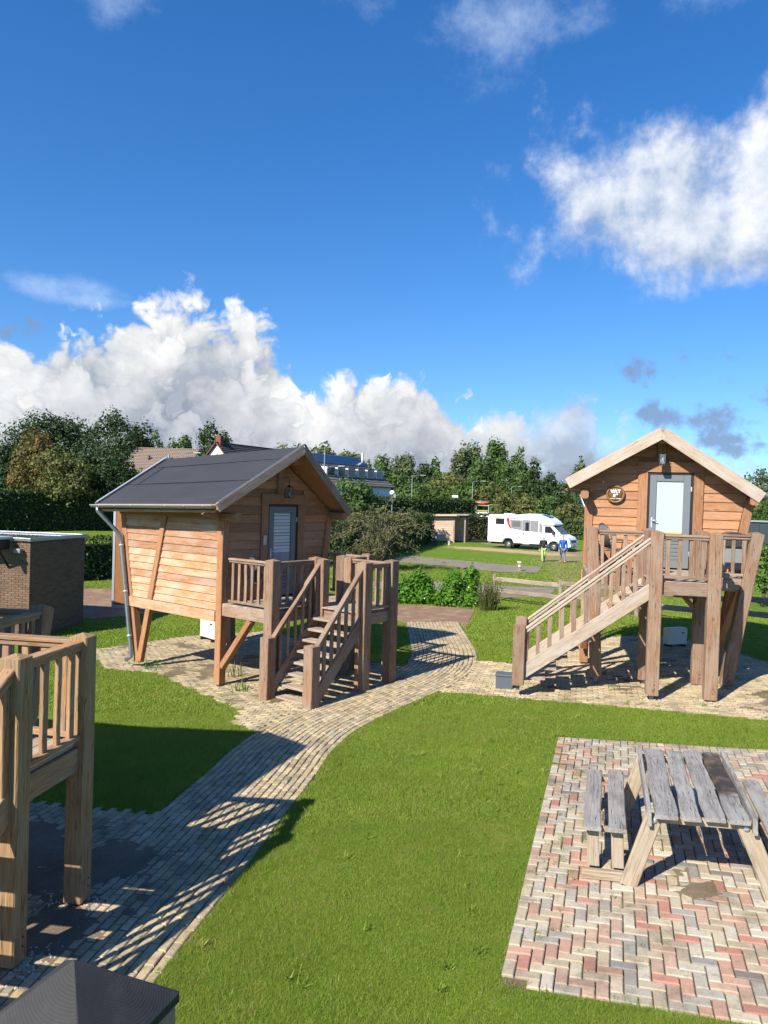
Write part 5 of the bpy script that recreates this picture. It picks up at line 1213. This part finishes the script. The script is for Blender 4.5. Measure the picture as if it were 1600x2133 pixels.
# house with solar panels and a row of white dormers
A = at(615, 944, 76); ang = R(58); hr = A.z; hS = gable_house('solar_roof_house', A, ang, 11.0, 4.6, hr, hr - 2.9, GRYT, 'house with solar panels under its ridge and a row of white dormers')
slp = 2.9 / 4.6
sx = lambda t: hr - t * slp                                              # roof height at distance t from the ridge
for i in range(8):
    x0 = .35 + i * 1.3; t0, t1 = .2, 1.65
    V = [(x0, -t0, sx(t0) + .30), (x0 + 1.27, -t0, sx(t0) + .30), (x0 + 1.27, -t1, sx(t1) + .30), (x0, -t1, sx(t1) + .30)]; V += [(a, b, c - .06) for a, b, c in V]
    link('solar_panel', mesh('solar_panel', V, [(3, 2, 1, 0), (4, 5, 6, 7)] + [(i_, 4 + i_, 4 + (i_ + 1) % 4, (i_ + 1) % 4)[::-1] for i_ in range(4)], [SOLAR]), hS)
for i in range(6):
    x0 = .4 + i * 1.8; x1 = x0 + 1.35; t0, t1 = 2.0, 3.7; zf = sx(t1) + .1; zt2 = sx(t0) + .1
    d = empty('dormer', (x0, 0, 0), 0, hS)
    V = [(0, -t0, zt2), (0, -t1, zf), (0, -t1, zf + .95), (1.35, -t0, zt2), (1.35, -t1, zf), (1.35, -t1, zf + .95)]
    link('cheek', mesh('cheek', V, [(0, 1, 2), (5, 4, 3), (1, 4, 5, 2), (0, 2, 5, 3), (0, 3, 4, 1)], [RENDER]), d)
    V = [(-.1, -t0 + .1, zt2 + .1), (1.45, -t0 + .1, zt2 + .1), (1.45, -t1 - .15, zf + 1.0), (-.1, -t1 - .15, zf + 1.0)]; V += [(a, b, c + .08) for a, b, c in V]
    link('dormer_roof', mesh('dormer_roof', V, [(0, 1, 2, 3), (7, 6, 5, 4)] + [(i_, 4 + i_, 4 + (i_ + 1) % 4, (i_ + 1) % 4) for i_ in range(4)], [GRYT]), d)
    box('window', (.675, -t1 - .02, zf + .5), (1.1, .05, .75), DARKG, d, 0)
box('gable_door', (11.02, -2, 1.2), (.05, 1.2, 2.2), DARKG, hS, 0); box('gable_window', (11.03, 1, 2.4), (.05, 1.2, 1.2), DARKG, hS, 0)
tube('flue', [(10.6, -1.0, hr - 1.0), (10.6, -1.0, hr + .75)], .14, ALU, hS, 8); tube('flue', [(3.6, .1, hr - .2), (3.6, .1, hr + .5)], .08, LP, hS, 8)
# grey container and its pale rim at the right edge
p = at(1566, 1090, 40); o = empty('storage_container', (p.x + .0, p.y, 0), R(3)); tag(o, 'long dark grey container with a pale rim beyond the cabin with the sign', 'container')
zc = at(1580, 1087, 40).z; GC = plain('container_grey', (.052, .066, .078), .5, 0, .4, .1, 1.5)
box('body', (3.6, 1.2, zc / 2), (7.2, 2.4, zc), GC, o, .02); box('rim', (3.6, -.02, zc + .03), (7.3, .1, .09), ALU, o, .01)
for i in range(14): box('rib', (.3 + i * .5, -.015, zc / 2), (.22, .05, zc - .2), GC, o, .01)
# parked-up yellow sacks and white sign on the far side of the hedge are left as small boxes
q = at(948, 1034, 96); o = empty('road_sign', (q.x, q.y, 0)); tag(o, 'small white board showing above the long hedge', 'sign'); box('plate', (0, 0, q.z), (.75, .05, .28), WHITE, o, .01); tube('pole', [(0, .04, 0), (0, .04, q.z)], .03, LP, o, 6)

# ------------------------------------------------------------------ vegetation
def quads(name, C, N_, size, mat, par=None, roll=None, aspect=.62, fold=False):
    """leaf-sized quads at C facing N_ (numpy n x 3), size n"""
    n = len(C); N_ = N_ / (np.linalg.norm(N_, axis=1)[:, None] + 1e-9); r_ = rng.normal(size=(n, 3)); A = np.cross(N_, r_); A /= np.linalg.norm(A, axis=1)[:, None] + 1e-9; B = np.cross(N_, A)
    s = np.broadcast_to(np.asarray(size, float), (n,))[:, None]; A = A * s * .5; B = B * s * .5 * aspect
    V = np.stack([C - A, C + B * .9 - A * .1, C + A, C - B * .9 - A * .1], 1).reshape(-1, 3)          # leaf-like rhombus
    me = bpy.data.meshes.new(name); me.vertices.add(4 * n); me.vertices.foreach_set('co', V.ravel().astype(np.float32)); me.loops.add(4 * n); me.loops.foreach_set('vertex_index', np.arange(4 * n, dtype=np.int32))
    me.polygons.add(n); me.polygons.foreach_set('loop_start', np.arange(0, 4 * n, 4, dtype=np.int32)); me.polygons.foreach_set('loop_total', np.full(n, 4, np.int32)); me.update(calc_edges=True); me.materials.append(mat)
    return link(name, me, par)
BARK = plain('bark', (.085, .065, .05), .9, 0, .2, .3, 4, .5); TWIG = plain('twig', (.19, .155, .115), .9, 0, .2, .25, 6)
LM = dict(dark=leafmat('leaf_dark', (.026, .050, .015), (.044, .078, .021), None, .25, .35, 3), mid=leafmat('leaf_mid', (0.059, 0.112, 0.027), (0.098, 0.157, 0.039), None, .3, .4, 3),
          rust=leafmat('leaf_rust', (0.135, 0.105, 0.034), (0.105, 0.115, 0.034), (0.238, 0.133, 0.031), .3, .5, 3), grey=leafmat('leaf_greygreen', (0.087, 0.126, 0.053), (0.129, 0.165, 0.070), None, .3, .4, 3),
          ochre=leafmat('leaf_ochre', (0.092, 0.120, 0.036), (0.133, 0.143, 0.039), (0.238, 0.161, 0.042), .3, .35, 3), olive=leafmat('leaf_olive', (0.090, 0.112, 0.036), (0.147, 0.157, 0.048), (0.175, 0.151, 0.056), .3, .5, 4),
          vine=leafmat('leaf_vine', (.075, .190, .016), (.115, .270, .028), None, .4, 1.5, 9), hedge=leafmat('leaf_hedge', (.028, .058, .013), (.058, .100, .020), None, .22, .6, 5), hedge2=leafmat('leaf_hedge_ochre', (.052, .072, .018), (.085, .098, .025), (.12, .098, .032), .25, .7, 5),
          fresh=leafmat('leaf_fresh', (0.091, 0.189, 0.034), (0.140, 0.259, 0.048), None, .35, .5, 4), tuft=leafmat('leaf_tuft', (.13, .14, .045), (.19, .17, .07), None, .3, 2, 6))
def crown_points(n, rx, ry, rz_, z0, lobes, seed, peak=0.0):
    """leaf positions on overlapping lobes filling an ellipsoid crown of half sizes rx ry rz_, centred z0"""
    g = np.random.default_rng(seed); P = []; NN = []
    L = []
    for i in range(lobes):
        d = g.normal(size=3); d /= np.linalg.norm(d); d[2] = d[2] * .95 + .12; rr = g.uniform(.45, .82); s = g.uniform(.24, .42)
        hz = d[2] * rr; w = 1 - peak * max(0, hz)
        L.append((np.array([d[0] * rr * w, d[1] * rr * w, hz]), s))
    L.append((np.array([0, 0, 0]), .62))
    wts = np.array([s * s for _, s in L]); wts /= wts.sum(); cnt = g.multinomial(n, wts)
    for (c, s), k in zip(L, cnt):
        d = g.normal(size=(k, 3)); d /= np.linalg.norm(d, axis=1)[:, None]; d[:, 2] = np.where(d[:, 2] < -.3, -d[:, 2] * .6, d[:, 2])
        # clumps inside a lobe: radius modulated so that the outline is uneven
        rad = s * (1 + .22 * np.sin(d[:, 0] * 7 + c[0] * 9) * np.sin(d[:, 1] * 8 + c[1] * 7) * np.cos(d[:, 2] * 6)) * g.uniform(.72, 1.1, k)
        p = c + d * rad[:, None]; P.append(p); NN.append(d + g.normal(size=(k, 3)) * .4)
    P = np.concatenate(P); NN = np.concatenate(NN); return P * np.array([rx, ry, rz_]) + np.array([0, 0, z0]), NN
def trunk(par, h_, r0, r1, limbs, spread, seed, mat=BARK, start=.4):
    g = random.Random(seed); V = []
    tube('trunk', [(0, 0, -.1), (g.uniform(-.1, .1), g.uniform(-.1, .1), h_ * .4), (g.uniform(-.2, .2), g.uniform(-.2, .2), h_ * .9)], r0, mat, par, 7, radii=[r0, (r0 + r1) / 2, r1])
    for i in range(limbs):
        a = g.uniform(0, 6.28); z = h_ * g.uniform(start, .75); rr = spread * g.uniform(.5, .9)
        tube('limb', [(0, 0, z), (math.cos(a) * rr * .45, math.sin(a) * rr * .45, z + h_ * .12), (math.cos(a) * rr, math.sin(a) * rr, z + h_ * g.uniform(.15, .35))], r1, mat, par, 5, radii=[r1 * .8, r1 * .5, r1 * .2])
def tree(px, ytop, Y, hw, kind, lab, name='tree', lobes=34, low=.12, peak=.25, group='trees round the camp site', dens=1.0, ly=0.0, leaf=None):
    p = at(px, ytop, Y); H = p.z; rx = hw / F * Y * 1.12; o = empty(name, (p.x, p.y + rx * .3, 0)); tag(o, lab, 'tree' if name != 'shrub' else 'shrub', group)
    seed = int(px * 7 + ytop * 3 + Y); zlo = H * low; rz_ = (H - zlo) / 2; zc = zlo + rz_
    s = leaf or max(.16, .0034 * Y); area = 4 * rx * rz_ * 2
    n = int(min(15000, max(2200, area / (s * s) * 4.6 * dens)))
    P, NN = crown_points(n, rx / .95, rx / .95, rz_ / .98, zc, lobes, seed, peak); P[:, 2] = np.maximum(P[:, 2], .05)
    quads('crown', P, NN, s * rng.uniform(.5, 1.7, len(P)), LM[kind], o)
    trunk(o, max(zc, 1.0), max(.08, H * .022), max(.04, H * .011), 5, rx, seed)
    return o
TL = 'trees round the camp site'
# big dark group on the left
for a in ((92, 852, 88, 88, 'dark', 'broad dark tree with the highest crown beside the rusty tree'), (218, 860, 86, 72, 'dark', 'dark round-topped tree over the roof of the cabin with the downpipe'), (282, 880, 92, 36, 'dark', 'narrow dark tree touching the brown tiled roof'),
          (18, 905, 84, 46, 'dark', 'dark tree left of the rusty tree'), (72, 896, 74, 50, 'rust', 'rusty brown autumn tree among the dark trees'), (118, 935, 70, 62, 'olive', 'olive green bushy tree below the rusty tree'), (212, 925, 74, 60, 'dark', 'dense dark tree above the clipped hedge end'),
          (20, 965, 76, 40, 'dark', 'low dark tree at the foot of the dark group'), (265, 965, 78, 42, 'mid', 'low leafy tree between the dark group and the brown roof')):
    tree(*a, lobes=46, low=.04, dens=1.2)
for a in ((322, 906, 118, 22, 'mid', 'small tree rising over the brown roof beside the dark group'), (375, 905, 120, 30, 'mid', 'leafy tree over the middle of the brown roof'), (436, 882, 116, 38, 'dark', 'tall tree left of the white gable'), (466, 905, 118, 22, 'mid', 'small tree just behind the red chimney'),
          (598, 920, 128, 42, 'grey', 'grey green tree behind the front gable peak of the downpipe cabin'), (650, 928, 126, 28, 'grey', 'loose tree right of the gable peak'), (682, 926, 130, 26, 'mid', 'tree behind the thin lamp pole'), (722, 931, 124, 38, 'mid', 'round tree behind the right end of the solar roof'), (752, 950, 122, 24, 'grey', 'small tree at the flue of the solar roof')):
    tree(*a, lobes=26, low=.1)
# tree line behind the long hedge
for a in ((802, 944, 112, 34, 'mid', 'tree at the gable end of the solar roof house'), (842, 940, 116, 38, 'grey', 'drooping grey green tree left of the tall lamp pole'), (885, 962, 132, 26, 'dark', 'low dark tree between the two tall lamp poles'), (905, 960, 138, 22, 'mid', 'slim tree behind the turned lamp head'),
          (958, 928, 134, 22, 'grey', 'slim grey poplar at the start of the tallest group'), (988, 920, 136, 26, 'grey', 'pointed poplar in the tallest group'), (1030, 910, 136, 32, 'mid', 'tallest poplar of the tree line'), (1082, 928, 134, 25, 'mid', 'pointed tree right of the tallest poplar'), (1117, 962, 134, 24, 'dark', 'dark pointed tree stepping down from the tallest group'), (1146, 990, 132, 26, 'dark', 'lower dark tree near the gable with the sign'), (1172, 1003, 128, 24, 'dark', 'dark tree ending at the pale gable board')):
    tree(*a, lobes=30, low=.05, peak=.55)
for a in ((1000, 962, 122, 48, 'mid', 'wide leafy tree under the tallest poplars'), (1062, 968, 120, 46, 'mid', 'wide dark green tree above the motor home roof'), (1110, 998, 118, 40, 'dark', 'wide dark tree above the motor home cab'), (928, 984, 112, 44, 'ochre', 'ochre tinged tree behind the long hedge'), (872, 1002, 106, 48, 'mid', 'dark bushy tree behind the galvanised lamp'), (836, 985, 110, 34, 'mid', 'bushy tree beside the white gable end'),
          (962, 1008, 104, 42, 'mid', 'bushy tree left of the kayak trailer'), (1020, 1008, 104, 36, 'ochre', 'yellowing bush above the kayaks'), (1058, 1026, 98, 38, 'olive', 'olive shrub mass behind the motor home tail'), (1102, 1030, 96, 38, 'olive', 'olive shrub mass behind the motor home roof vent'), (1148, 1034, 94, 36, 'mid', 'green shrub mass behind the motor home cab'), (1188, 1042, 92, 34, 'olive', 'olive shrub beside the wall of the cabin with the sign'), (1212, 962, 118, 18, 'grey', 'thin grey green tree peeping over the pale gable board'),
          (1592, 982, 96, 34, 'grey', 'grey green tree behind the right eave of the cabin with the sign'), (1590, 1046, 60, 44, 'mid', 'leafy shrub above the grey container')):
    tree(*a, lobes=28, low=.02, peak=.15)
tree(735, 990, 62, 52, 'mid', 'dense green round bush in front of the white dormers', low=.05, leaf=.24, lobes=40, dens=1.3)
# far wood closing the horizon
def far_wood():
    n = 26000; az = rng.uniform(-.62, .62, n); r_ = rng.uniform(165, 230, n); x = r_ * np.sin(az); y = r_ * np.cos(az)
    top = 7.5 + 2.2 * np.sin(az * 31) + 1.4 * np.sin(az * 77 + 1) ; z = top * np.sqrt(rng.uniform(0, 1, n))
    N_ = np.stack([rng.normal(size=n) * .6, -np.ones(n), rng.normal(size=n) * .6 + .5], 1)
    o = quads('distant_wood', np.stack([x, y, z], 1), N_, rng.uniform(.9, 1.7, n), LM['mid']); tag(o, 'distant wood along the skyline', 'wood', kind='stuff')
far_wood()
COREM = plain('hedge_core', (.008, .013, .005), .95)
def hedge(a, b, hgt, th, kind, lab, topk=None, leaf=.16, dens=1.0, wild=.06):
    a = Vector(a); b = Vector(b); d = b - a; L = d.length; o = empty('hedge', (a.x, a.y, 0), math.atan2(d.y, d.x)); tag(o, lab, 'hedge')
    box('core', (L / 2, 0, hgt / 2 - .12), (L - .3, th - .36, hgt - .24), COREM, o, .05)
    def face(n, gen): P, N_ = gen(n); return P + rng.normal(size=P.shape) * wild, N_ + rng.normal(size=P.shape) * .7
    A = []
    k = 2.4 * dens / (leaf * leaf)
    for (ar, f) in ((L * hgt, lambda n: (np.stack([rng.uniform(0, L, n), np.full(n, -th / 2), rng.uniform(0, hgt, n)], 1), np.tile([0, -1., .2], (n, 1)))), (L * hgt * .6, lambda n: (np.stack([rng.uniform(0, L, n), np.full(n, th / 2), rng.uniform(0, hgt, n)], 1), np.tile([0, 1., .2], (n, 1)))),
                    (th * hgt, lambda n: (np.stack([np.zeros(n), rng.uniform(-th / 2, th / 2, n), rng.uniform(0, hgt, n)], 1), np.tile([-1., 0, .2], (n, 1)))), (th * hgt, lambda n: (np.stack([np.full(n, L), rng.uniform(-th / 2, th / 2, n), rng.uniform(0, hgt, n)], 1), np.tile([1., 0, .2], (n, 1))))):
        A.append(face(int(min(9000, ar * k)), f))
    quads('leaves', np.concatenate([q[0] for q in A]), np.concatenate([q[1] for q in A]), leaf * 1.05, LM[kind], o)
    P, N_ = face(int(min(9000, L * th * k * 1.3)), lambda n: (np.stack([rng.uniform(0, L, n), rng.uniform(-th / 2, th / 2, n), np.full(n, hgt) + .06 * np.sin(rng.uniform(0, L, n) * 2)], 1), np.tile([0, 0, 1.], (n, 1))))
    quads('top_leaves', P, N_, leaf * 1.05, LM[topk or kind], o)
hedge((-37, 62), (-24.5, 76), 3.6, 1.6, 'hedge', 'tall clipped hedge in shade behind the brick shed', 'hedge', .24)
hedge((-14.6, 30.5), (-9.6, 36), 1.75, 1.2, 'hedge', 'low hedge in shade between the brick shed and the downpipe', 'hedge2', .14)
hedge((-9.5, 36.2), (-3.2, 43.5), 2.1, 1.2, 'hedge', 'hedge in shade behind the cabin with the downpipe', 'hedge2', .17)
hedge((-2.6, 41.5), (3.9, 69), 2.55, 1.4, 'hedge', 'dark hedge running from the sprawling bush to the plank shelter', 'hedge2', .18)
hedge((-8, 68), (9.4, 84), 3.95, 1.8, 'hedge', 'long tall clipped hedge below the road lamps', 'hedge', .26)
hedge((6.8, 74.5), (13.5, 78), 2.55, 1.3, 'hedge2', 'sunlit hedge between the plank shelter and the motor home', 'hedge2', .2)
hedge((20, 84), (34, 80), 2.2, 1.3, 'mid', 'low hedge right of the motor home', 'olive', .26)

def bush():
    p = at(790, 1180, 41); H = at(790, 1043, 41).z; o = empty('sprawling_bush', (p.x, p.y, 0)); tag(o, 'sprawling twiggy bush with arching bare branches beside the wooden landing', 'bush')
    g = random.Random(5); tips = []; PT = []
    for i in range(5): tube('stem', [(g.uniform(-.2, .2), g.uniform(-.2, .2), -.05), (g.uniform(-.35, .35), g.uniform(-.3, .3), .9), (g.uniform(-.6, .6), g.uniform(-.4, .4), 1.8)], .06, TWIG, o, 6, radii=[.09, .065, .04])
    for i in range(95):
        a = g.uniform(0, 6.28); R_ = g.uniform(.6, 3.1); z0 = g.uniform(.8, 2.0); z1 = max(.25, min(H, z0 + g.uniform(-.9, 2.1) * (1.25 - R_ / 4.2)))
        c, s = math.cos(a), math.sin(a); s *= .7
        q = [Vector((c * .15, s * .15, z0)), Vector((c * R_ * .4, s * R_ * .4, (z0 + z1) / 2 + .55)), Vector((c * R_ * .75, s * R_ * .75, z1 + .22)), Vector((c * R_ + g.uniform(-.2, .2), s * R_ + g.uniform(-.2, .2), z1 - g.uniform(0, .5)))]
        tube('branch', q, .02, TWIG, o, 4, False, [.026, .019, .012, .006])
        for k in range(30): t = g.uniform(.25, 1) * 3; j = min(2, int(t)); PT.append(q[j].lerp(q[j + 1], t - j) + Vector((g.gauss(0, .13), g.gauss(0, .13), g.gauss(0, .11))))
        for k in range(3):
            t = g.uniform(.5, 1) * 3; j = min(2, int(t)); b0 = q[j].lerp(q[j + 1], t - j); b1 = b0 + Vector((g.uniform(-.5, .5), g.uniform(-.4, .4), g.uniform(-.35, .4)))
            tube('twig', [b0, b0.lerp(b1, .5) + Vector((0, 0, .06)), b1], .008, TWIG, o, 3, False)
            for m in range(9): PT.append(b0.lerp(b1, g.random()) + Vector((g.gauss(0, .07), g.gauss(0, .07), g.gauss(0, .07))))
    P = np.array([tuple(q) for q in PT]); P[:, 2] = np.maximum(P[:, 2], .1); quads('leaves', P, rng.normal(size=P.shape) + [0, -.2, .5], rng.uniform(.07, .17, len(P)), LM['olive'], o)
bush()
def vine(px, py, w, hgt, lab, lobes):
    p = G(px, py); o = empty('climbing_plant', (p.x, p.y, p.z)); tag(o, lab, 'plant', 'leafy climbing plants by the brown bricks'); g = np.random.default_rng(int(px))
    P = []; N_ = []
    for cx, cz, r_x, r_z in lobes:
        n = int(1500 * r_x * r_z / .12); d = g.normal(size=(n, 3)); d /= np.linalg.norm(d, axis=1)[:, None]; P.append(np.array([cx, 0, cz]) + d * [r_x, .42, r_z] * np.where(g.random((n, 1)) < .16, g.uniform(1.0, 1.5, (n, 1)), g.uniform(.6, 1.12, (n, 1))) * (1 + .25 * np.sin(d[:, :1] * 9 + cx * 5) * np.cos(d[:, 2:3] * 7))); N_.append(d * .8 + g.normal(size=d.shape) * .4 + [0, 0, .5])
    P = np.concatenate(P); N_ = np.concatenate(N_); P[:, 2] = np.maximum(P[:, 2], .03 + .1 * g.random(len(P))); quads('leaves', P, N_, g.uniform(.07, .14, len(P)), LM['vine'], o, aspect=.85)
    for cx, cz, *_ in lobes: tube('stake', [(cx, .05, -.05), (cx, .05, cz + .2)], .02, FENCEW, o, 5)
    n = 14; C = P[g.integers(0, len(P), n)] + g.normal(size=(n, 3)) * .03; C[:, 1] -= .08; quads('blossoms', C, np.tile([0, -1., .3], (n, 1)), .07, WHITE, o, aspect=1)
vine(866, 1256, 1.2, 1.2, 'leafy green climber mound next to the wooden landing', [(-.35, .45, .38, .42), (.12, .85, .28, .36), (.38, .5, .3, .4), (0, .22, .75, .25)])
vine(958, 1262, 1.4, 1.2, 'leafy green climber mound with two heads near the rail fence', [(-.22, .85, .26, .4), (.42, .95, .25, .42), (-.4, .4, .35, .38), (.3, .4, .4, .38), (0, .2, .85, .24)])
def tuft_plant(px, py, hgt, n, spread, kind, lab, name='tall_grass'):
    p = G(px, py); o = empty(name, (p.x, p.y, p.z)); tag(o, lab, 'plant'); g = np.random.default_rng(int(px + py)); V = []; Fc = []
    for i in range(n):
        a = g.uniform(0, 6.28); b = g.normal(size=2) * spread * .35; t = np.array([math.cos(a), math.sin(a)]) * g.uniform(.1, 1) * spread; h_ = hgt * g.uniform(.5, 1.1); w = .008 + .004 * (hgt > .5)
        k = len(V); pr = np.array([-math.sin(a), math.cos(a)]) * w
        V += [(b[0] - pr[0], b[1] - pr[1], 0), (b[0] + pr[0], b[1] + pr[1], 0), (b[0] + t[0] * .4 + pr[0], b[1] + t[1] * .4 + pr[1], h_ * .65), (b[0] + t[0] * .4 - pr[0], b[1] + t[1] * .4 - pr[1], h_ * .65), (b[0] + t[0], b[1] + t[1], h_)]
        Fc += [(k, k + 1, k + 2, k + 3), (k + 3, k + 2, k + 4)]
    link('blades', mesh('blades', V, Fc, [LM[kind]]), o)
    if name == 'tall_grass':
        P = np.array([v for v in V[4::5]]); C = np.repeat(P, 5, 0) + g.normal(size=(len(P) * 5, 3)) * [.05, .05, .1]; C[:, 2] = np.maximum(.05, C[:, 2]); quads('seed_heads', C, g.normal(size=C.shape), .06, LM['tuft'], o)
tuft_plant(1016, 1272, .95, 170, .42, 'olive', 'tall olive herb clump at the first post of the rail fence')
tuft_plant(503, 1442, .25, 26, .22, 'vine', 'small leafy weed on the pavers by the corner post foot', 'paver_weed')
tuft_plant(490, 1412, .4, 22, .22, 'tuft', 'dry straggly weed on the pavers beside the cabin corner post', 'paver_weed')
tuft_plant(312, 1395, .2, 30, .28, 'vine', 'low weed on the pavers in front of the downpipe foot', 'paver_weed')
# plants along the far right edge
tree(1596, 1122, 30, 26, 'fresh', 'low leafy shrub in front of the grey container', name='shrub', low=0, leaf=.12, group='shrubs by the container')

# ------------------------------------------------------------------ grass blades, one uncountable mass
def blades():
    segs = []
    def area(x0, x1, y0, y1, dens, w, h_):
        n = int((x1 - x0) * (y1 - y0) * dens); x = rng.uniform(x0, x1, n); y = rng.uniform(y0, y1, n)
        lim = np.abs(x) < y * (800 / F) * 1.08 + .4; x, y = x[lim], y[lim]
        bad = np.zeros(len(x), bool)
        e = rng.normal(0, .03, (2, len(x))) + .16 * (np.stack([fbm2(x, y, 2.6, 21), fbm2(x, y, 2.6, 31)]) - .47)
        for p in HARD: bad |= inpoly(x + e[0], y + e[1], p)
        x, y = x[~bad], y[~bad]; segs.append((x, y, np.full(len(x), w), np.full(len(x), h_)))
    area(-2.6, 3.6, 5.0, 9, 27000, .0046, .024); area(-5, 6.5, 9, 14, 10500, .0078, .027); area(-9, 10, 14, 20, 2700, .016, .034); area(-13, 14, 20, 32, 800, .028, .036)
    area(-14, 17, 32, 52, 150, .05, .04)
    x, y, w, h_ = (np.concatenate(q) for q in zip(*segs)); n = len(x)
    # taller unmown fringe along hard edges
    fr = np.zeros(n)
    for p in (PATH_POLY, PATIO):
        Q = np.array(p)[::3]
        for q in Q: fr = np.maximum(fr, np.exp(-((x - q[0]) ** 2 + (y - q[1]) ** 2) / .02))
    cl = 2.2 * (fbm2(x, y, 1.4, 9) - .45)
    h_ = h_ * rng.uniform(.55, 1.35, n) * np.maximum(.35, 1 + 1.0 * fr + .7 * cl); tall = rng.random(n) < .004; h_ = np.where(tall, h_ * 1.9, h_); w = np.where(tall, w * 1.6, w)
    a = rng.uniform(0, 2 * np.pi, n); l = h_ * rng.uniform(.3, 1.5, n); b = rng.uniform(0, 2 * np.pi, n); z = zt(x, y)
    dx, dy = np.cos(a) * w / 2, np.sin(a) * w / 2
    # broad-leaved weeds in the lawn and tufts in the joints of the patio's worn side
    wc = [(rng.uniform(-1.5, 4), rng.uniform(5.3, 13.5), .05) for _ in range(60)]
    wc = [q for q in wc if not any(inpoly(q[0], q[1], p) for p in HARD)]
    for _ in range(120):
        t = abs(rng.normal(0, .55)); wc.append((*(PAT_O + pu * t + pv * rng.uniform(0, PAT_L)), .028))
    for _ in range(70): q = PC[rng.integers(20, 200)] + nm[60] * 0; wc.append((q[0] + rng.normal(0, .5), q[1] + rng.normal(0, .3), .03))
    for _ in range(90):
        q = (rng.uniform(-6.3, -2.6), rng.uniform(14.3, 18.6))
        if inpoly(q[0], q[1], PAD_L): wc.append((*q, .04))
    for _ in range(90):
        q = (rng.uniform(1.6, 8), rng.uniform(12.6, 15.6))
        if inpoly(q[0], q[1], PAD_R): wc.append((*q, .04))
    wc = np.array(wc); m = 16; xx = np.repeat(wc[:, 0], m) + rng.normal(0, .5, len(wc) * m) * np.repeat(wc[:, 2], m); yy = np.repeat(wc[:, 1], m) + rng.normal(0, .5, len(wc) * m) * np.repeat(wc[:, 2], m); sz = np.repeat(wc[:, 2], m)
    x = np.concatenate([x, xx]); y = np.concatenate([y, yy]); w = np.concatenate([w, sz * .35]); hh = sz * rng.uniform(.5, 1.6, len(sz)); h_ = np.concatenate([h_, hh]); l = np.concatenate([l, sz * rng.uniform(.4, 1.8, len(sz))])
    a = np.concatenate([a, rng.uniform(0, 6.28, len(sz))]); b = np.concatenate([b, rng.uniform(0, 6.28, len(sz))]); z = np.concatenate([z, zt(xx, yy) + .012]); dx, dy = np.cos(a) * w / 2, np.sin(a) * w / 2; n = len(x)
    V = np.empty((n, 3, 3)); V[:, 0] = np.stack([x - dx, y - dy, z - .004], 1); V[:, 1] = np.stack([x + dx, y + dy, z - .004], 1); V[:, 2] = np.stack([x + np.cos(b) * l, y + np.sin(b) * l, z + h_], 1)
    me = bpy.data.meshes.new('grass'); me.vertices.add(3 * n); me.vertices.foreach_set('co', V.ravel().astype(np.float32)); me.loops.add(3 * n); me.loops.foreach_set('vertex_index', np.arange(3 * n, dtype=np.int32))
    me.polygons.add(n); me.polygons.foreach_set('loop_start', np.arange(0, 3 * n, 3, dtype=np.int32)); me.polygons.foreach_set('loop_total', np.full(n, 3, np.int32)); me.update(calc_edges=True)
    k = NT('grass_blades'); p = k.pos
    c = k.mix(k.mapr(k.noise(p, .5, 3, .6), .3, .7), (.200, .318, .022), (.255, .372, .028)); c = k.mix(k.mapr(k.noise(p, 1.7, 4, .7), .5, .7), c, (.31, .37, .050)); c = k.mix(k.M('MULTIPLY', k.mapr(k.noise(p, 4.5, 3, .65), .56, .72), .7), c, (.34, .34, .085)); c = k.mix(k.mapr(k.noise(p, 90, 1, .5), .4, .7), c, (.29, .32, .075)); 
    k.fin(c, .5, .35); tr = k.n('ShaderNodeBsdfTranslucent'); k.t.links.new(c, tr.inputs[0]); mx = k.n('ShaderNodeMixShader'); mx.inputs[0].default_value = .48
    k.t.links.new(k.b.outputs[0], mx.inputs[1]); k.t.links.new(tr.outputs[0], mx.inputs[2]); k.t.links.new(mx.outputs[0], k.out.inputs[0])
    me.materials.append(k.m); o = link('grass', me); tag(o, 'short mown green grass of the lawns', 'grass', kind='stuff'); print('blades', n)
blades()
def pebbles():
    V = []; Fc = []
    for (u, v) in ((CT['c1'], CT['a'] + CT['b']), (CT['c2'], CT['a'] + CT['b'])):
        p = cpt(CT, u, v, 0)
        for i in range(150):
            a = rng.uniform(0, 6.28); r_ = .1 + abs(rng.normal(0, .16)); x, y = p.x + r_ * math.cos(a), p.y + r_ * math.sin(a); s = rng.uniform(.008, .02); z = float(zt(x, y)) + .02; k = len(V)
            V += [(x - s, y, z), (x, y - s, z), (x + s, y, z), (x, y + s, z), (x, y, z + s)]; Fc += [(k, k + 1, k + 4), (k + 1, k + 2, k + 4), (k + 2, k + 3, k + 4), (k + 3, k, k + 4)]
    for (P_, u, v) in ((CR, CR['c1'], CR['a'] + CR['b']), (CR, CR['c2'], CR['a'] + CR['b']), (CR, CR['c2'], CR['a']), (CR, CR['c1'] - CR['Ls'], CR['a'] + CR['b']), (CL, CL['c1'] - CL['Ls'], CL['a'] + CL['b'])):
        p = cpt(P_, u, v, 0)
        for i in range(60):
            a = rng.uniform(0, 6.28); r_ = .06 + abs(rng.normal(0, .1)); x, y = p.x + r_ * math.cos(a), p.y + r_ * math.sin(a); s = rng.uniform(.01, .02); z = float(zt(x, y)) + .02; k = len(V)
            V += [(x - s, y, z), (x, y - s, z), (x + s, y, z), (x, y + s, z), (x, y, z + s)]; Fc += [(k, k + 1, k + 4), (k + 1, k + 2, k + 4), (k + 2, k + 3, k + 4), (k + 3, k, k + 4)]
    o = link('pebbles', mesh('pebbles', V, Fc, [plain('pebble', (.42, .37, .29), .8, 0, .3, .3, 30)])); tag(o, 'loose pale pebbles round the post feet', 'pebbles', kind='stuff')
pebbles()
